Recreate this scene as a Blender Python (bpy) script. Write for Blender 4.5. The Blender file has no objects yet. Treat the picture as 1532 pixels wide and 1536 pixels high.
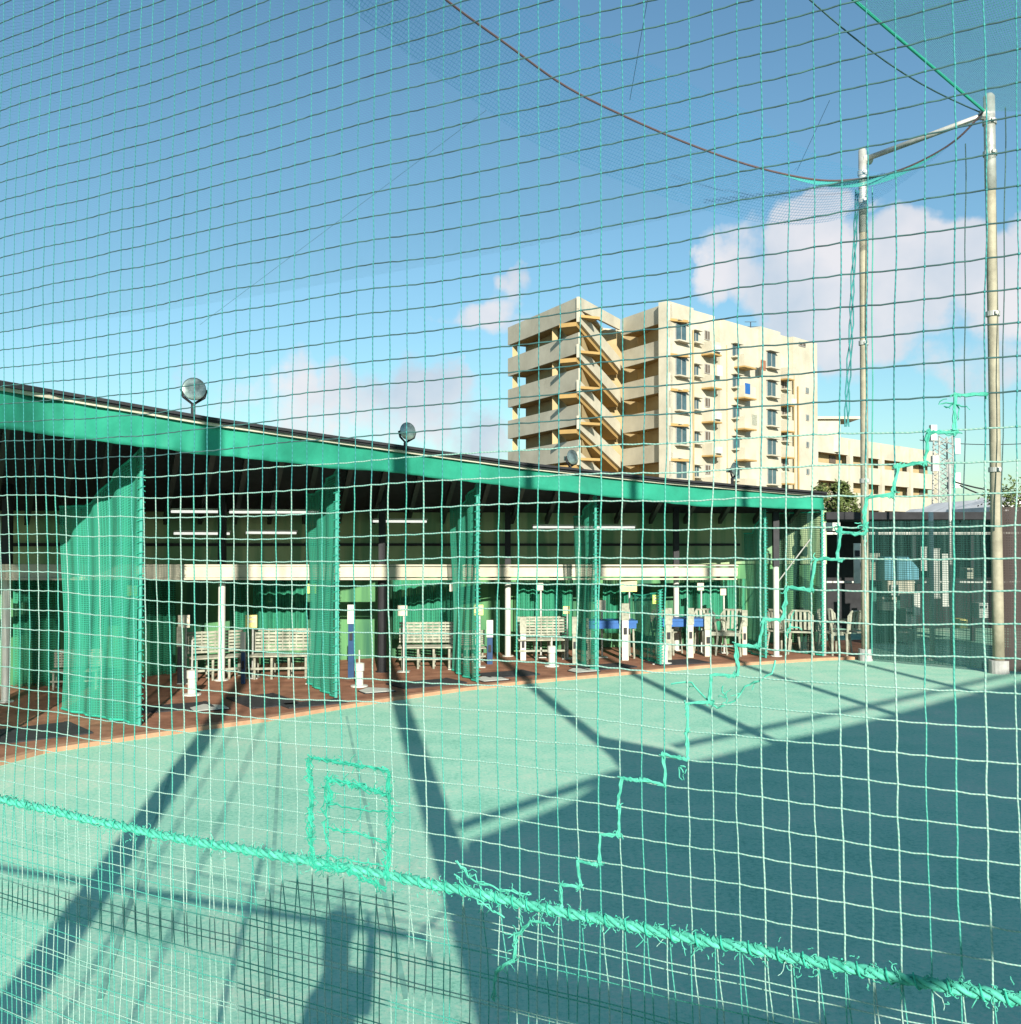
import bpy, math, random
from math import sin, cos, pi, radians as R
from mathutils import Vector, Matrix, noise as mnoise
random.seed(7)
scene = bpy.context.scene
col = scene.collection

# ------------------------------------------------------------------ camera
F = 1532.0; CX = 766.0; CY = 768.0; H = 2.3; TH = math.atan(37/1532)
def W(x, y, Y):
    "point seen in direction (x, y) at forward distance Y"
    u = (x-CX)/F; v = (CY-y)/F
    d = Vector((u, cos(TH)-v*sin(TH), sin(TH)+v*cos(TH)))
    return Vector((0,0,H)) + d*(Y/d.y)
def G(x, y, z=0.0):
    u = (x-CX)/F; v = (CY-y)/F
    d = Vector((u, cos(TH)-v*sin(TH), sin(TH)+v*cos(TH)))
    return Vector((0,0,H)) + d*((z-H)/d.z)
def interp(pts, x):
    if x <= pts[0][0]: a, b = pts[0], pts[1]
    elif x >= pts[-1][0]: a, b = pts[-2], pts[-1]
    else:
        for a, b in zip(pts, pts[1:]):
            if a[0] <= x <= b[0]: break
    t = (x-a[0])/(b[0]-a[0])
    return a[1]+(b[1]-a[1])*t
cam = bpy.data.cameras.new('camera'); co = bpy.data.objects.new('camera', cam); col.objects.link(co)
cam.sensor_fit = 'HORIZONTAL'; cam.sensor_width = 36; cam.lens = 36; cam.clip_start = .05; cam.clip_end = 3000
co.location = (0,0,H); co.rotation_euler = (pi/2+TH, 0, 0); scene.camera = co

# ------------------------------------------------------------------ materials
def newmat(name):
    m = bpy.data.materials.new(name); m.use_nodes = True
    nt = m.node_tree; b = nt.nodes['Principled BSDF']
    return m, nt, b
def mat(name, c, rough=.7, metal=0, var=.15, scale=6.0, c2=None, spec=.3, bump=0, bscale=None):
    m, nt, b = newmat(name); N = nt.nodes; L = nt.links
    tc = N.new('ShaderNodeTexCoord'); nz = N.new('ShaderNodeTexNoise')
    nz.inputs['Scale'].default_value = scale; nz.inputs['Detail'].default_value = 6; nz.inputs['Roughness'].default_value = .65
    L.new(tc.outputs['Object'], nz.inputs['Vector'])
    rp = N.new('ShaderNodeValToRGB'); rp.color_ramp.elements[0].position = .3; rp.color_ramp.elements[1].position = .7
    c2 = c2 or tuple(min(1, k*(1+var)) for k in c)
    rp.color_ramp.elements[0].color = (*[k*(1-var) for k in c], 1); rp.color_ramp.elements[1].color = (*c2, 1)
    L.new(nz.outputs['Fac'], rp.inputs['Fac']); L.new(rp.outputs['Color'], b.inputs['Base Color'])
    b.inputs['Roughness'].default_value = rough; b.inputs['Metallic'].default_value = metal
    b.inputs['Specular IOR Level'].default_value = spec
    if bump:
        n2 = N.new('ShaderNodeTexNoise'); n2.inputs['Scale'].default_value = bscale or scale*6; n2.inputs['Detail'].default_value = 4
        L.new(tc.outputs['Object'], n2.inputs['Vector'])
        bp = N.new('ShaderNodeBump'); bp.inputs['Strength'].default_value = bump; bp.inputs['Distance'].default_value = .02
        L.new(n2.outputs['Fac'], bp.inputs['Height']); L.new(bp.outputs['Normal'], b.inputs['Normal'])
    return m
def stripes(name, c1, c2, scale, rough=.7, axis=0, sharp=(.45,.55)):
    m, nt, b = newmat(name); N = nt.nodes; L = nt.links
    tc = N.new('ShaderNodeTexCoord'); sp = N.new('ShaderNodeSeparateXYZ'); L.new(tc.outputs['Object'], sp.inputs[0])
    nz = N.new('ShaderNodeTexNoise'); nz.inputs['Scale'].default_value = scale; nz.inputs['Detail'].default_value = 3
    cb = N.new('ShaderNodeCombineXYZ'); L.new(sp.outputs[axis], cb.inputs[0])
    ml = N.new('ShaderNodeMath'); ml.operation = 'MULTIPLY'; ml.inputs[1].default_value = .06; L.new(sp.outputs[2], ml.inputs[0]); L.new(ml.outputs[0], cb.inputs[1])
    L.new(cb.outputs[0], nz.inputs['Vector'])
    rp = N.new('ShaderNodeValToRGB'); rp.color_ramp.elements[0].position = sharp[0]; rp.color_ramp.elements[1].position = sharp[1]
    rp.color_ramp.elements[0].color = (*c1,1); rp.color_ramp.elements[1].color = (*c2,1)
    L.new(nz.outputs['Fac'], rp.inputs['Fac']); L.new(rp.outputs['Color'], b.inputs['Base Color'])
    b.inputs['Roughness'].default_value = rough
    return m
def netmat(name, c, cell, wline, fill=0.0, folds=0.0):
    "fine netting: cords drawn by a UV grid in metres, open between"
    m, nt, b = newmat(name); N = nt.nodes; L = nt.links
    b.inputs['Base Color'].default_value = (*c,1); b.inputs['Roughness'].default_value = .8
    uv = N.new('ShaderNodeUVMap'); sp = N.new('ShaderNodeSeparateXYZ'); L.new(uv.outputs[0], sp.inputs[0])
    outs = []
    for k in (0,1):
        d = N.new('ShaderNodeMath'); d.operation = 'DIVIDE'; d.inputs[1].default_value = cell; L.new(sp.outputs[k], d.inputs[0])
        f = N.new('ShaderNodeMath'); f.operation = 'FRACT'; L.new(d.outputs[0], f.inputs[0])
        l = N.new('ShaderNodeMath'); l.operation = 'LESS_THAN'; l.inputs[1].default_value = wline; L.new(f.outputs[0], l.inputs[0])
        outs.append(l)
    mx = N.new('ShaderNodeMath'); mx.operation = 'MAXIMUM'; L.new(outs[0].outputs[0], mx.inputs[0]); L.new(outs[1].outputs[0], mx.inputs[1])
    last = mx
    m2 = N.new('ShaderNodeMath'); m2.operation = 'MAXIMUM'; L.new(last.outputs[0], m2.inputs[0]); m2.inputs[1].default_value = fill
    if folds:
        nz = N.new('ShaderNodeTexNoise'); nz.inputs['Scale'].default_value = 1; nz.inputs['Detail'].default_value = 3
        cb = N.new('ShaderNodeCombineXYZ')
        a = N.new('ShaderNodeMath'); a.operation = 'MULTIPLY'; a.inputs[1].default_value = 9; L.new(sp.outputs[0], a.inputs[0]); L.new(a.outputs[0], cb.inputs[0])
        a2 = N.new('ShaderNodeMath'); a2.operation = 'MULTIPLY'; a2.inputs[1].default_value = .5; L.new(sp.outputs[1], a2.inputs[0]); L.new(a2.outputs[0], cb.inputs[1])
        L.new(cb.outputs[0], nz.inputs['Vector'])
        mr = N.new('ShaderNodeMapRange'); mr.inputs['From Min'].default_value = .35; mr.inputs['From Max'].default_value = .65
        mr.inputs['To Min'].default_value = fill; mr.inputs['To Max'].default_value = min(1, fill+folds); L.new(nz.outputs['Fac'], mr.inputs['Value'])
        L.new(mr.outputs[0], m2.inputs[1])
    L.new(m2.outputs[0], b.inputs['Alpha'])
    return m

M = {}
M['cord_teal'] = mat('cord_teal', (.05,.33,.25), .8, var=.3, scale=60)
M['cord_pale'] = mat('cord_pale', (.38,.54,.46), .8, var=.2, scale=60, c2=(.22,.50,.40))
def twist(m,ca,cb,per):
    nt=m.node_tree; N=nt.nodes; L=nt.links; b=N['Principled BSDF']
    tc=N.new('ShaderNodeTexCoord'); sp=N.new('ShaderNodeSeparateXYZ'); L.new(tc.outputs['Object'],sp.inputs[0])
    a=N.new('ShaderNodeMath'); a.operation='MULTIPLY_ADD'; a.inputs[1].default_value=1.3; L.new(sp.outputs[0],a.inputs[0]); L.new(sp.outputs[2],a.inputs[2])
    d=N.new('ShaderNodeMath'); d.operation='DIVIDE'; d.inputs[1].default_value=per; L.new(a.outputs[0],d.inputs[0])
    f=N.new('ShaderNodeMath'); f.operation='PINGPONG'; f.inputs[1].default_value=1; L.new(d.outputs[0],f.inputs[0])
    nz=N.new('ShaderNodeTexNoise'); nz.inputs['Scale'].default_value=7; nz.inputs['Detail'].default_value=4; L.new(tc.outputs['Object'],nz.inputs['Vector'])
    ad=N.new('ShaderNodeMath'); ad.operation='MULTIPLY_ADD'; ad.inputs[1].default_value=1.6; L.new(nz.outputs['Fac'],ad.inputs[0]); L.new(f.outputs[0],ad.inputs[2])
    rp=N.new('ShaderNodeValToRGB'); rp.color_ramp.elements[0].position=.0; rp.color_ramp.elements[1].position=1
    mr=N.new('ShaderNodeMapRange'); mr.inputs['From Min'].default_value=.6; mr.inputs['From Max'].default_value=2.0; L.new(ad.outputs[0],mr.inputs['Value'])
    rp.color_ramp.elements[0].color=(*ca,1); rp.color_ramp.elements[1].color=(*cb,1); L.new(mr.outputs[0],rp.inputs['Fac']); L.new(rp.outputs['Color'],b.inputs['Base Color'])
twist(M['cord_teal'],(.02,.22,.17),(.10,.38,.30),.0022); twist(M['cord_pale'],(.10,.30,.24),(.34,.45,.39),.0022)
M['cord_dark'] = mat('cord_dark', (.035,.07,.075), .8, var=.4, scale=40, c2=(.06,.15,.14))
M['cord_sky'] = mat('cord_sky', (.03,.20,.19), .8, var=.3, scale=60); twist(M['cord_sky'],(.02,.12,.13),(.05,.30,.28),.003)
M['rope'] = mat('rope', (.035,.38,.26), .8, var=.35, scale=90, c2=(.12,.52,.38))
M['knot'] = mat('knot', (.03,.34,.23), .85, var=.3, scale=70)
M['galv'] = mat('galvanised', (.42,.42,.38), .55, .4, .25, 5, bump=.1)
M['galvold'] = mat('weathered_pole', (.29,.265,.19), .7, .1, .3, 3, bump=.2)
M['white'] = mat('white_paint', (.50,.50,.44), .5, var=.12, scale=4)
M['oldwhite'] = mat('weathered_white', (.26,.27,.20), .7, var=.4, scale=9, c2=(.40,.40,.31))
M['cream'] = mat('cream_paint', (.48,.44,.34), .6, var=.12, scale=4)
M['yellow'] = mat('yellow_sign', (.75,.66,.22), .5, var=.1)
M['lime'] = mat('lime_sign', (.45,.62,.12), .5, var=.1)
M['black'] = mat('black_steel', (.018,.018,.02), .6, var=.3)
M['rubber'] = mat('rubber_mat', (.03,.03,.032), .85, var=.3, bump=.2)
M['blue'] = mat('blue_plastic', (.02,.10,.30), .45, var=.15)
M['navy'] = mat('navy_panel', (.015,.05,.12), .4, var=.2)
M['canopy'] = mat('green_canvas', (.016,.215,.135), .75, var=.3, scale=.9, bump=.8, bscale=3)
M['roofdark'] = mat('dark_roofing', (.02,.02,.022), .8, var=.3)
M['ceiling'] = mat('dark_ceiling', (.025,.025,.03), .9, var=.3)
M['olive'] = stripes('olive_panelling', (.15,.28,.14), (.32,.40,.21), 3.0)
M['backwall'] = stripes('green_back_wall', (.015,.10,.05), (.09,.25,.09), 5.0, sharp=(.38,.62))
M['divider'] = netmat('divider_net', (.02,.25,.16), .035, .22, .45, .35)
M['divider_far'] = netmat('divider_net_dense', (.02,.2,.13), .035, .22, .45, .3)
M['darknet'] = netmat('dark_net', (.008,.05,.04), .04, .2, .25, .4)
M['curtain'] = netmat('curtain_net', (.02,.22,.12), .04, .25, .1, .55)
M['skynet'] = netmat('sky_net', (.10,.42,.46), .06, .05, .0)
M['ropenet'] = netmat('rope_net', (.03,.15,.28), .055, .11, .05)
M['tealnet'] = netmat('teal_net', (.30,.85,.75), .05, .14, .02, .08)
M['gathernet'] = netmat('gathered_net', (.03,.30,.25), .05, .3, .35, .3)
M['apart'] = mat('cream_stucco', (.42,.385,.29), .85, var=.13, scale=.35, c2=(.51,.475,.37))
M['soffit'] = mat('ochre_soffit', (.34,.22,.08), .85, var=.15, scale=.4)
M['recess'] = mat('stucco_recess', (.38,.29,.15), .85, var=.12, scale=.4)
M['door'] = mat('brown_door', (.10,.08,.06), .6)
M['glass'] = mat('window_glass', (.05,.09,.10), .12, var=.3, scale=1.5, spec=.6)
M['frame'] = mat('window_frame', (.30,.29,.26), .5)
M['leaf'] = mat('leaves', (.06,.10,.025), .6, var=.5, scale=9, c2=(.14,.18,.05))
M['bark'] = mat('bark', (.12,.09,.06), .9)
M['lampglass'] = mat('lamp_glass', (.22,.27,.24), .12, .7, .7, 9)
M['lampback'] = mat('lamp_housing', (.16,.22,.19), .4, .6, .4, 12)
M['skin'] = mat('skin', (.55,.34,.24), .6)
M['hair'] = mat('hair', (.02,.015,.012), .6)
M['shirt'] = mat('shirt', (.1,.12,.16), .8)
M['jeans'] = mat('jeans', (.04,.06,.12), .85)
M['shedroof'] = mat('pale_roof', (.62,.60,.58), .7, var=.2, scale=1.5)
M['deck'] = mat('concrete_deck', (.33,.32,.30), .9, bump=.2)

M['lamptube'] = mat('lit_tube', (.8,.8,.8), .5); _b=M['lamptube'].node_tree.nodes['Principled BSDF']; _b.inputs['Emission Color'].default_value=(1,.98,.92,1); _b.inputs['Emission Strength'].default_value=.45
# court: painted green, worn through to pale concrete
def court_mat():
    m, nt, b = newmat('court_paint'); N = nt.nodes; L = nt.links
    tc = N.new('ShaderNodeTexCoord')
    def nz(s, d, r=.6):
        n = N.new('ShaderNodeTexNoise'); n.inputs['Scale'].default_value = s; n.inputs['Detail'].default_value = d; n.inputs['Roughness'].default_value = r
        L.new(tc.outputs['Object'], n.inputs['Vector']); return n
    big = nz(.25, 3); mid = nz(2.2, 3); fine = nz(26, 5, .85)
    a = N.new('ShaderNodeMath'); a.operation = 'MULTIPLY_ADD'; a.inputs[1].default_value = 1.5; L.new(fine.outputs['Fac'], a.inputs[0]); ms=N.new('ShaderNodeMath'); ms.operation='MULTIPLY'; ms.inputs[1].default_value=.5; L.new(mid.outputs['Fac'],ms.inputs[0]); L.new(ms.outputs[0], a.inputs[2])
    a2 = N.new('ShaderNodeMath'); a2.operation = 'MULTIPLY_ADD'; a2.inputs[1].default_value = .6; L.new(big.outputs['Fac'], a2.inputs[0]); L.new(a.outputs[0], a2.inputs[2])
    rp = N.new('ShaderNodeValToRGB'); e = rp.color_ramp.elements
    mr = N.new('ShaderNodeMapRange'); mr.inputs['From Min'].default_value = .95; mr.inputs['From Max'].default_value = 1.65
    L.new(a2.outputs[0], mr.inputs['Value']); L.new(mr.outputs[0], rp.inputs['Fac'])
    e[0].position = .1; e[0].color = (.15,.42,.28,1); e[1].position = .98; e[1].color = (.66,.66,.54,1)
    k = e.new(.45); k.color = (.29,.60,.43,1); k = e.new(.72); k.color = (.44,.62,.45,1)
    L.new(rp.outputs['Color'], b.inputs['Base Color']); b.inputs['Roughness'].default_value = .85
    bp = N.new('ShaderNodeBump'); bp.inputs['Strength'].default_value = .25; bp.inputs['Distance'].default_value = .01
    L.new(fine.outputs['Fac'], bp.inputs['Height']); L.new(bp.outputs['Normal'], b.inputs['Normal'])
    return m
M['court'] = court_mat()
M['courtline'] = mat('line_green', (.20,.42,.32), .9, var=.3)
M['clay'] = mat('terracotta_floor', (.24,.10,.055), .85, var=.35, scale=3, c2=(.36,.17,.10), bump=.2)
M['kerb'] = mat('kerb_edge', (.40,.22,.13), .85, var=.2, scale=5)
M['land'] = mat('far_ground', (.12,.12,.10), .9, var=.3, scale=.05)

# ------------------------------------------------------------------ mesh helpers
class MB:
    def __init__(s): s.v=[]; s.f=[]; s.m=[]; s.uv=None
    def add(s, vs, fs, mi=0):
        o = len(s.v); s.v += [tuple(p) for p in vs]; s.f += [tuple(i+o for i in f) for f in fs]; s.m += [mi]*len(fs)
    def box(s, c, d, rz=0, mi=0, M3=None):
        vs = [Vector((x*d[0]/2, y*d[1]/2, z*d[2]/2)) for z in (-1,1) for y in (-1,1) for x in (-1,1)]
        if M3 is None: M3 = Matrix.Rotation(rz, 3, 'Z')
        vs = [M3@v+Vector(c) for v in vs]
        s.add(vs, [(0,2,3,1),(4,5,7,6),(0,1,5,4),(2,6,7,3),(0,4,6,2),(1,3,7,5)], mi)
    def bar(s, a, b, w, h, mi=0):
        "box beam between two points; w across (horizontal), h upright"
        a = Vector(a); b = Vector(b); d = b-a; L = d.length; d.normalize()
        up = Vector((0,0,1)) if abs(d.z) < .95 else Vector((0,1,0))
        sx = d.cross(up).normalized(); uz = sx.cross(d).normalized()
        M3 = Matrix((sx, d, uz)).transposed()
        s.box((a+b)/2, (w, L, h), 0, mi, M3)
    def tube(s, pts, r, n=6, mi=0, r2=None, cap=True):
        pts = [Vector(p) for p in pts]; k = len(pts); ring = []
        ref = None
        o = len(s.v)
        for i, p in enumerate(pts):
            t = (pts[min(i+1,k-1)]-pts[max(i-1,0)])
            if t.length < 1e-9: t = Vector((0,0,1))
            t.normalize()
            if ref is None:
                ref = Vector((0,0,1)) if abs(t.z) < .9 else Vector((0,1,0))
            a = t.cross(ref)
            if a.length < 1e-4: a = t.cross(Vector((1,.3,.2)))
            a.normalize(); b = t.cross(a); ref = -b if abs((-b).dot(t))<.99 else ref
            rr = r if r2 is None else r+(r2-r)*i/(k-1)
            for j in range(n):
                q = 2*pi*j/n; s.v.append(tuple(p+a*cos(q)*rr+b*sin(q)*rr))
        for i in range(k-1):
            for j in range(n):
                s.f.append((o+i*n+j, o+i*n+(j+1)%n, o+(i+1)*n+(j+1)%n, o+(i+1)*n+j)); s.m.append(mi)
        if cap:
            s.f.append(tuple(o+j for j in range(n))[::-1]); s.m.append(mi)
            s.f.append(tuple(o+(k-1)*n+j for j in range(n))); s.m.append(mi)
    def lathe(s, prof, n=20, mi=0, Mx=None):
        "prof: (r, z)"; Mx = Mx or Matrix.Identity(4); o=len(s.v)
        for r, z in prof:
            for j in range(n):
                q=2*pi*j/n; s.v.append(tuple(Mx@Vector((r*cos(q), r*sin(q), z))))
        for i in range(len(prof)-1):
            for j in range(n):
                s.f.append((o+i*n+j, o+i*n+(j+1)%n, o+(i+1)*n+(j+1)%n, o+(i+1)*n+j)); s.m.append(mi)
    def prism(s, poly, z0, z1, mi=0):
        n=len(poly); vs=[(p[0],p[1],z0) for p in poly]+[(p[0],p[1],z1) for p in poly]
        fs=[tuple(range(n))[::-1], tuple(range(n,2*n))]+[(i,(i+1)%n,(i+1)%n+n,i+n) for i in range(n)]
        s.add(vs, fs, mi)
    def extrude(s, poly, dv, mi=0):
        n=len(poly); dv=Vector(dv); vs=[Vector(p) for p in poly]+[Vector(p)+dv for p in poly]
        fs=[tuple(range(n))[::-1], tuple(range(n,2*n))]+[(i,(i+1)%n,(i+1)%n+n,i+n) for i in range(n)]
        s.add(vs, fs, mi)
    def build(s, name, mats, parent=None, smooth=False, loc=None):
        me = bpy.data.meshes.new(name)
        off = Vector(loc) if loc is not None else Vector((0,0,0))
        if parent is not None and loc is None:
            pm = parent_world(parent); off = pm
        vs = [(v[0]-off.x, v[1]-off.y, v[2]-off.z) for v in s.v]
        me.from_pydata(vs, [], s.f); me.update()
        if not isinstance(mats, (list,tuple)): mats=[mats]
        for m in mats: me.materials.append(m if not isinstance(m,str) else M[m])
        me.polygons.foreach_set('material_index', s.m)
        if smooth: me.polygons.foreach_set('use_smooth', [True]*len(me.polygons))
        if s.uv:
            ul = me.uv_layers.new(name='UVMap')
            for lp in me.loops: ul.data[lp.index].uv = s.uv[lp.vertex_index]
        o = bpy.data.objects.new(name, me); col.objects.link(o)
        if parent is not None: o.parent = parent
        elif loc is not None: o.location = off
        return o
def parent_world(o):
    p = Vector(o.location)
    while o.parent: o = o.parent; p += Vector(o.location)
    return p
def tag(o, label=None, cat=None, group=None, kind=None):
    if label: o['label']=label
    if cat: o['category']=cat
    if group: o['group']=group
    if kind: o['kind']=kind
    return o
def thing(name, loc, label, cat, group=None):
    o = bpy.data.objects.new(name, None); o.location = loc; col.objects.link(o); o.empty_display_size=.1
    return tag(o, label, cat, group)
def copy_tree(o, parent=None):
    c = o.copy(); col.objects.link(c); c.parent = parent
    for ch in list(o.children): copy_tree(ch, c)
    return c
def grid_sheet(fn, nu, nv, lu, lv):
    "curved sheet with UV in metres"
    b = MB(); b.uv=[]
    for j in range(nv+1):
        for i in range(nu+1):
            b.v.append(tuple(fn(i/nu, j/nv))); b.uv.append((i/nu*lu, j/nv*lv))
    for j in range(nv):
        for i in range(nu):
            a=j*(nu+1)+i; b.f.append((a,a+1,a+nu+2,a+nu+1)); b.m.append(0)
    return b
def struct(o): o['kind']='structure'; return o

# ------------------------------------------------------------------ sun and sky
EL = R(20); TR = Vector((-.1585,.9874,0)).normalized()       # horizontal travel of the light
S = Vector((-TR.x*cos(EL), -TR.y*cos(EL), sin(EL)))            # towards the sun
sl = bpy.data.lights.new('sun','SUN'); sl.energy=5; sl.angle=R(.35); sl.color=(1,.95,.85)
so = bpy.data.objects.new('sun', sl); col.objects.link(so); so.rotation_euler = S.to_track_quat('Z','Y').to_euler(); so.location=(5,-20,20)
w = bpy.data.worlds.new('World'); scene.world=w; w.use_nodes=True
nt=w.node_tree; N=nt.nodes; L=nt.links; bg=N['Background']
sky=N.new('ShaderNodeTexSky'); sky.sky_type='NISHITA'; sky.sun_disc=False; sky.sun_elevation=R(32); sky.sun_rotation=math.atan2(S.x,S.y)
sky.air_density=1.2; sky.dust_density=.6; sky.ozone_density=1.6
bg.inputs['Strength'].default_value=.052
geo=N.new('ShaderNodeTexCoord')
def mth(op,*a):
    n=N.new('ShaderNodeMath'); n.operation=op
    for i,k in enumerate(a):
        if isinstance(k,(int,float)): n.inputs[i].default_value=k
        else: L.new(k,n.inputs[i])
    return n.outputs[0]
def vdir(x,y):
    p=W(x,y,10)-Vector((0,0,H)); return p.normalized()
nd=N.new('ShaderNodeTexNoise'); nd.inputs['Scale'].default_value=9; nd.inputs['Detail'].default_value=6; L.new(geo.outputs['Generated'],nd.inputs['Vector'])
dv_=N.new('ShaderNodeVectorMath'); dv_.operation='SUBTRACT'; L.new(nd.outputs['Color'],dv_.inputs[0]); dv_.inputs[1].default_value=(.5,.5,.5)
ds_=N.new('ShaderNodeVectorMath'); ds_.operation='MULTIPLY_ADD'; L.new(dv_.outputs[0],ds_.inputs[0]); ds_.inputs[1].default_value=(.16,.16,.16); L.new(geo.outputs['Generated'],ds_.inputs[2])
dn_=N.new('ShaderNodeVectorMath'); dn_.operation='NORMALIZE'; L.new(ds_.outputs[0],dn_.inputs[0])
masks=[]
for (x,y,r,g) in [(1218,370,70,1),(1235,440,95,1),(1330,430,85,.85),(1420,430,75,.9),(1330,490,75,.6),(1200,465,65,.6),(1060,420,40,.4),(1140,410,60,.5),(1480,440,75,.8),(1590,400,90,.7),
                (695,455,42,.6),(735,448,48,.62),(770,462,36,.5),(650,615,80,.62),(550,620,90,.48),(440,625,90,.5),(330,640,90,.42),(710,640,70,.6),(1460,540,70,.5),(-300,420,200,.8),(1900,500,200,.9)]:
    vm=N.new('ShaderNodeVectorMath'); vm.operation='DOT_PRODUCT'; L.new(dn_.outputs[0],vm.inputs[0]); vm.inputs[1].default_value=vdir(x,y)
    a=math.cos(r/F*1.15); mr=N.new('ShaderNodeMapRange'); mr.interpolation_type='SMOOTHSTEP'
    mr.inputs['From Min'].default_value=a; mr.inputs['From Max'].default_value=1.0; mr.inputs['To Max'].default_value=g*1.25
    L.new(vm.outputs['Value'],mr.inputs['Value']); masks.append(mr.outputs[0])
mk=masks[0]
for q in masks[1:]: mk=mth('MAXIMUM',mk,q)
nz=N.new('ShaderNodeTexNoise'); nz.inputs['Scale'].default_value=11; nz.inputs['Detail'].default_value=8; nz.inputs['Roughness'].default_value=.6; L.new(geo.outputs['Generated'],nz.inputs['Vector'])
cl=mth('ADD',mk,mth('MULTIPLY',mth('SUBTRACT',nz.outputs['Fac'],.5),2.4))
cl=mth('MULTIPLY',cl,mth('MINIMUM',mth('MULTIPLY',mk,6),1.0))
mr=N.new('ShaderNodeMapRange'); mr.interpolation_type='SMOOTHSTEP'; mr.inputs['From Min'].default_value=.2; mr.inputs['From Max'].default_value=.85; mr.inputs['To Max'].default_value=.88
L.new(cl,mr.inputs['Value'])
n3=N.new('ShaderNodeTexNoise'); n3.inputs['Scale'].default_value=7; n3.inputs['Detail'].default_value=5; L.new(geo.outputs['Generated'],n3.inputs['Vector'])
cr=N.new('ShaderNodeValToRGB'); cr.color_ramp.elements[0].position=.4; cr.color_ramp.elements[1].position=.62
cr.color_ramp.elements[0].color=(6.0,6.9,8.0,1); cr.color_ramp.elements[1].color=(9.4,9.0,9.2,1); L.new(n3.outputs['Fac'],cr.inputs['Fac'])
tint=N.new('ShaderNodeMix'); tint.data_type='RGBA'; tint.blend_type='MULTIPLY'; tint.inputs['Factor'].default_value=1
L.new(sky.outputs['Color'],tint.inputs['A']); tint.inputs['B'].default_value=(.97,1.34,1.40,1)
mx=N.new('ShaderNodeMix'); mx.data_type='RGBA'; L.new(mr.outputs[0],mx.inputs['Factor']); L.new(tint.outputs['Result'],mx.inputs['A']); L.new(cr.outputs['Color'],mx.inputs['B'])
L.new(mx.outputs['Result'],bg.inputs['Color'])
scene.view_settings.view_transform='Standard'; scene.view_settings.look='None'; scene.view_settings.exposure=.9
scene.cycles.transparent_max_bounces = 24

# ------------------------------------------------------------------ ground
KERB=[(-260,1215),(-120,1178),(0,1149),(65,1131),(209,1109),(313,1094.6),(400,1083),(580,1053),(695,1037),(780,1027),(951,1011.6),(1059,1002),(1235,991),(1300,989),(1400,985)]
BACK=[(-260,1085),(-120,1060),(0,1040),(300,1010),(560,995),(760,985),(900,978),(1100,972),(1240,968),(1400,964)]
kx=lambda x: G(x, interp(KERB,x)); bx=lambda x: G(x, interp(BACK,x))
b=MB(); b.add([(-900,-300,-.012),(900,-300,-.012),(900,1500,-.012),(-900,1500,-.012)],[(0,1,2,3)]); struct(b.build('ground','land'))
b=MB(); b.add([(-22,-14,0),(34,-14,0),(34,26,0),(-22,26,0)],[(0,1,2,3)]); struct(b.build('court_floor','court'))
for k,(pa,pb) in enumerate([((260,1150),(150,1500)),((420,1100),(400,1500)),((520,1075),(610,1500))]):
    a=G(*pa); c=G(*pb); b=MB(); b.bar(a+Vector((0,0,.001)),c+Vector((0,0,.001)),.03,.006); struct(b.build('court_line','courtline'))  # thin flat strips, darker green than the court
xs=[-260,-120,0,65,209,313,400,580,695,780,951,1059,1235,1300]
top=[kx(x) for x in xs]; bk=[bx(x) for x in xs]
def off(p,q,d): v=(q-p); v.z=0; v.normalize(); return p+v*d
b=MB(); n=len(xs)
inner=[off(p,q,.16) for p,q in zip(top,bk)]
far=[off(q,p,-.6) for p,q in zip(top,bk)]
vs=[(p.x,p.y,.045) for p in inner]+[(p.x,p.y,.045) for p in far]
b.add(vs,[(i,i+1,i+1+n,i+n) for i in range(n-1)]); struct(b.build('booth_floor','clay'))
b=MB(); vs=[(p.x,p.y,.0) for p in top]+[(p.x,p.y,.05) for p in top]+[(p.x,p.y,.05) for p in inner]+[(p.x,p.y,.0) for p in inner]
b.add(vs,[(i,i+1,i+1+n,i+n) for i in range(n-1)]+[(i+n,i+1+n,i+1+2*n,i+2*n) for i in range(n-1)]+[(i+2*n,i+1+2*n,i+1+3*n,i+3*n) for i in range(n-1)]); struct(b.build('kerb','kerb'))

# ------------------------------------------------------------------ booth shelter: canopy, roof, walls, beam
shel = thing('batting_shelter', kx(600), 'long curved batting shelter with green canvas fascia and dark open roof', 'shelter')
CT=[(-260,530),(-120,555),(0,574),(313,628),(523,659),(780,695),(1000,719),(1235,739)]
CB=[(-260,595),(-120,622),(0,643),(104,657),(209,670),(308,682),(400,691),(509,702),(623,713),(724,725),(780,731),(862,740),(987,753),(1060,759),(1141,761),(1235,766)]
def front(x, y): return W(x, y, kx(x).y)
fx=[-260+ i*(1235+260)/120 for i in range(121)]
def fas(u,v):
    x=-260+u*1495
    yt=interp(CT,x)+13*(1-u*.55); yb=interp(CB,x)
    p=front(x, yt+(yb-yt)*v + (2.6*mnoise.noise(Vector((x*.011,0,1)))+1.2*mnoise.noise(Vector((x*.05,3,1))))*v*v)
    s=mnoise.noise(Vector((x*.012,7,0)))*.08+mnoise.noise(Vector((x*.06,2,v)))*.03
    return p+Vector((.5,-1,0)).normalized()*(s*v+.02*mnoise.noise(Vector((x*.03,v*2,0))))
b=grid_sheet(fas,220,8,20,1); o=b.build('fascia','canopy',shel,smooth=True)
md=o.modifiers.new('s','SOLIDIFY'); md.thickness=.012
b=MB()
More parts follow.
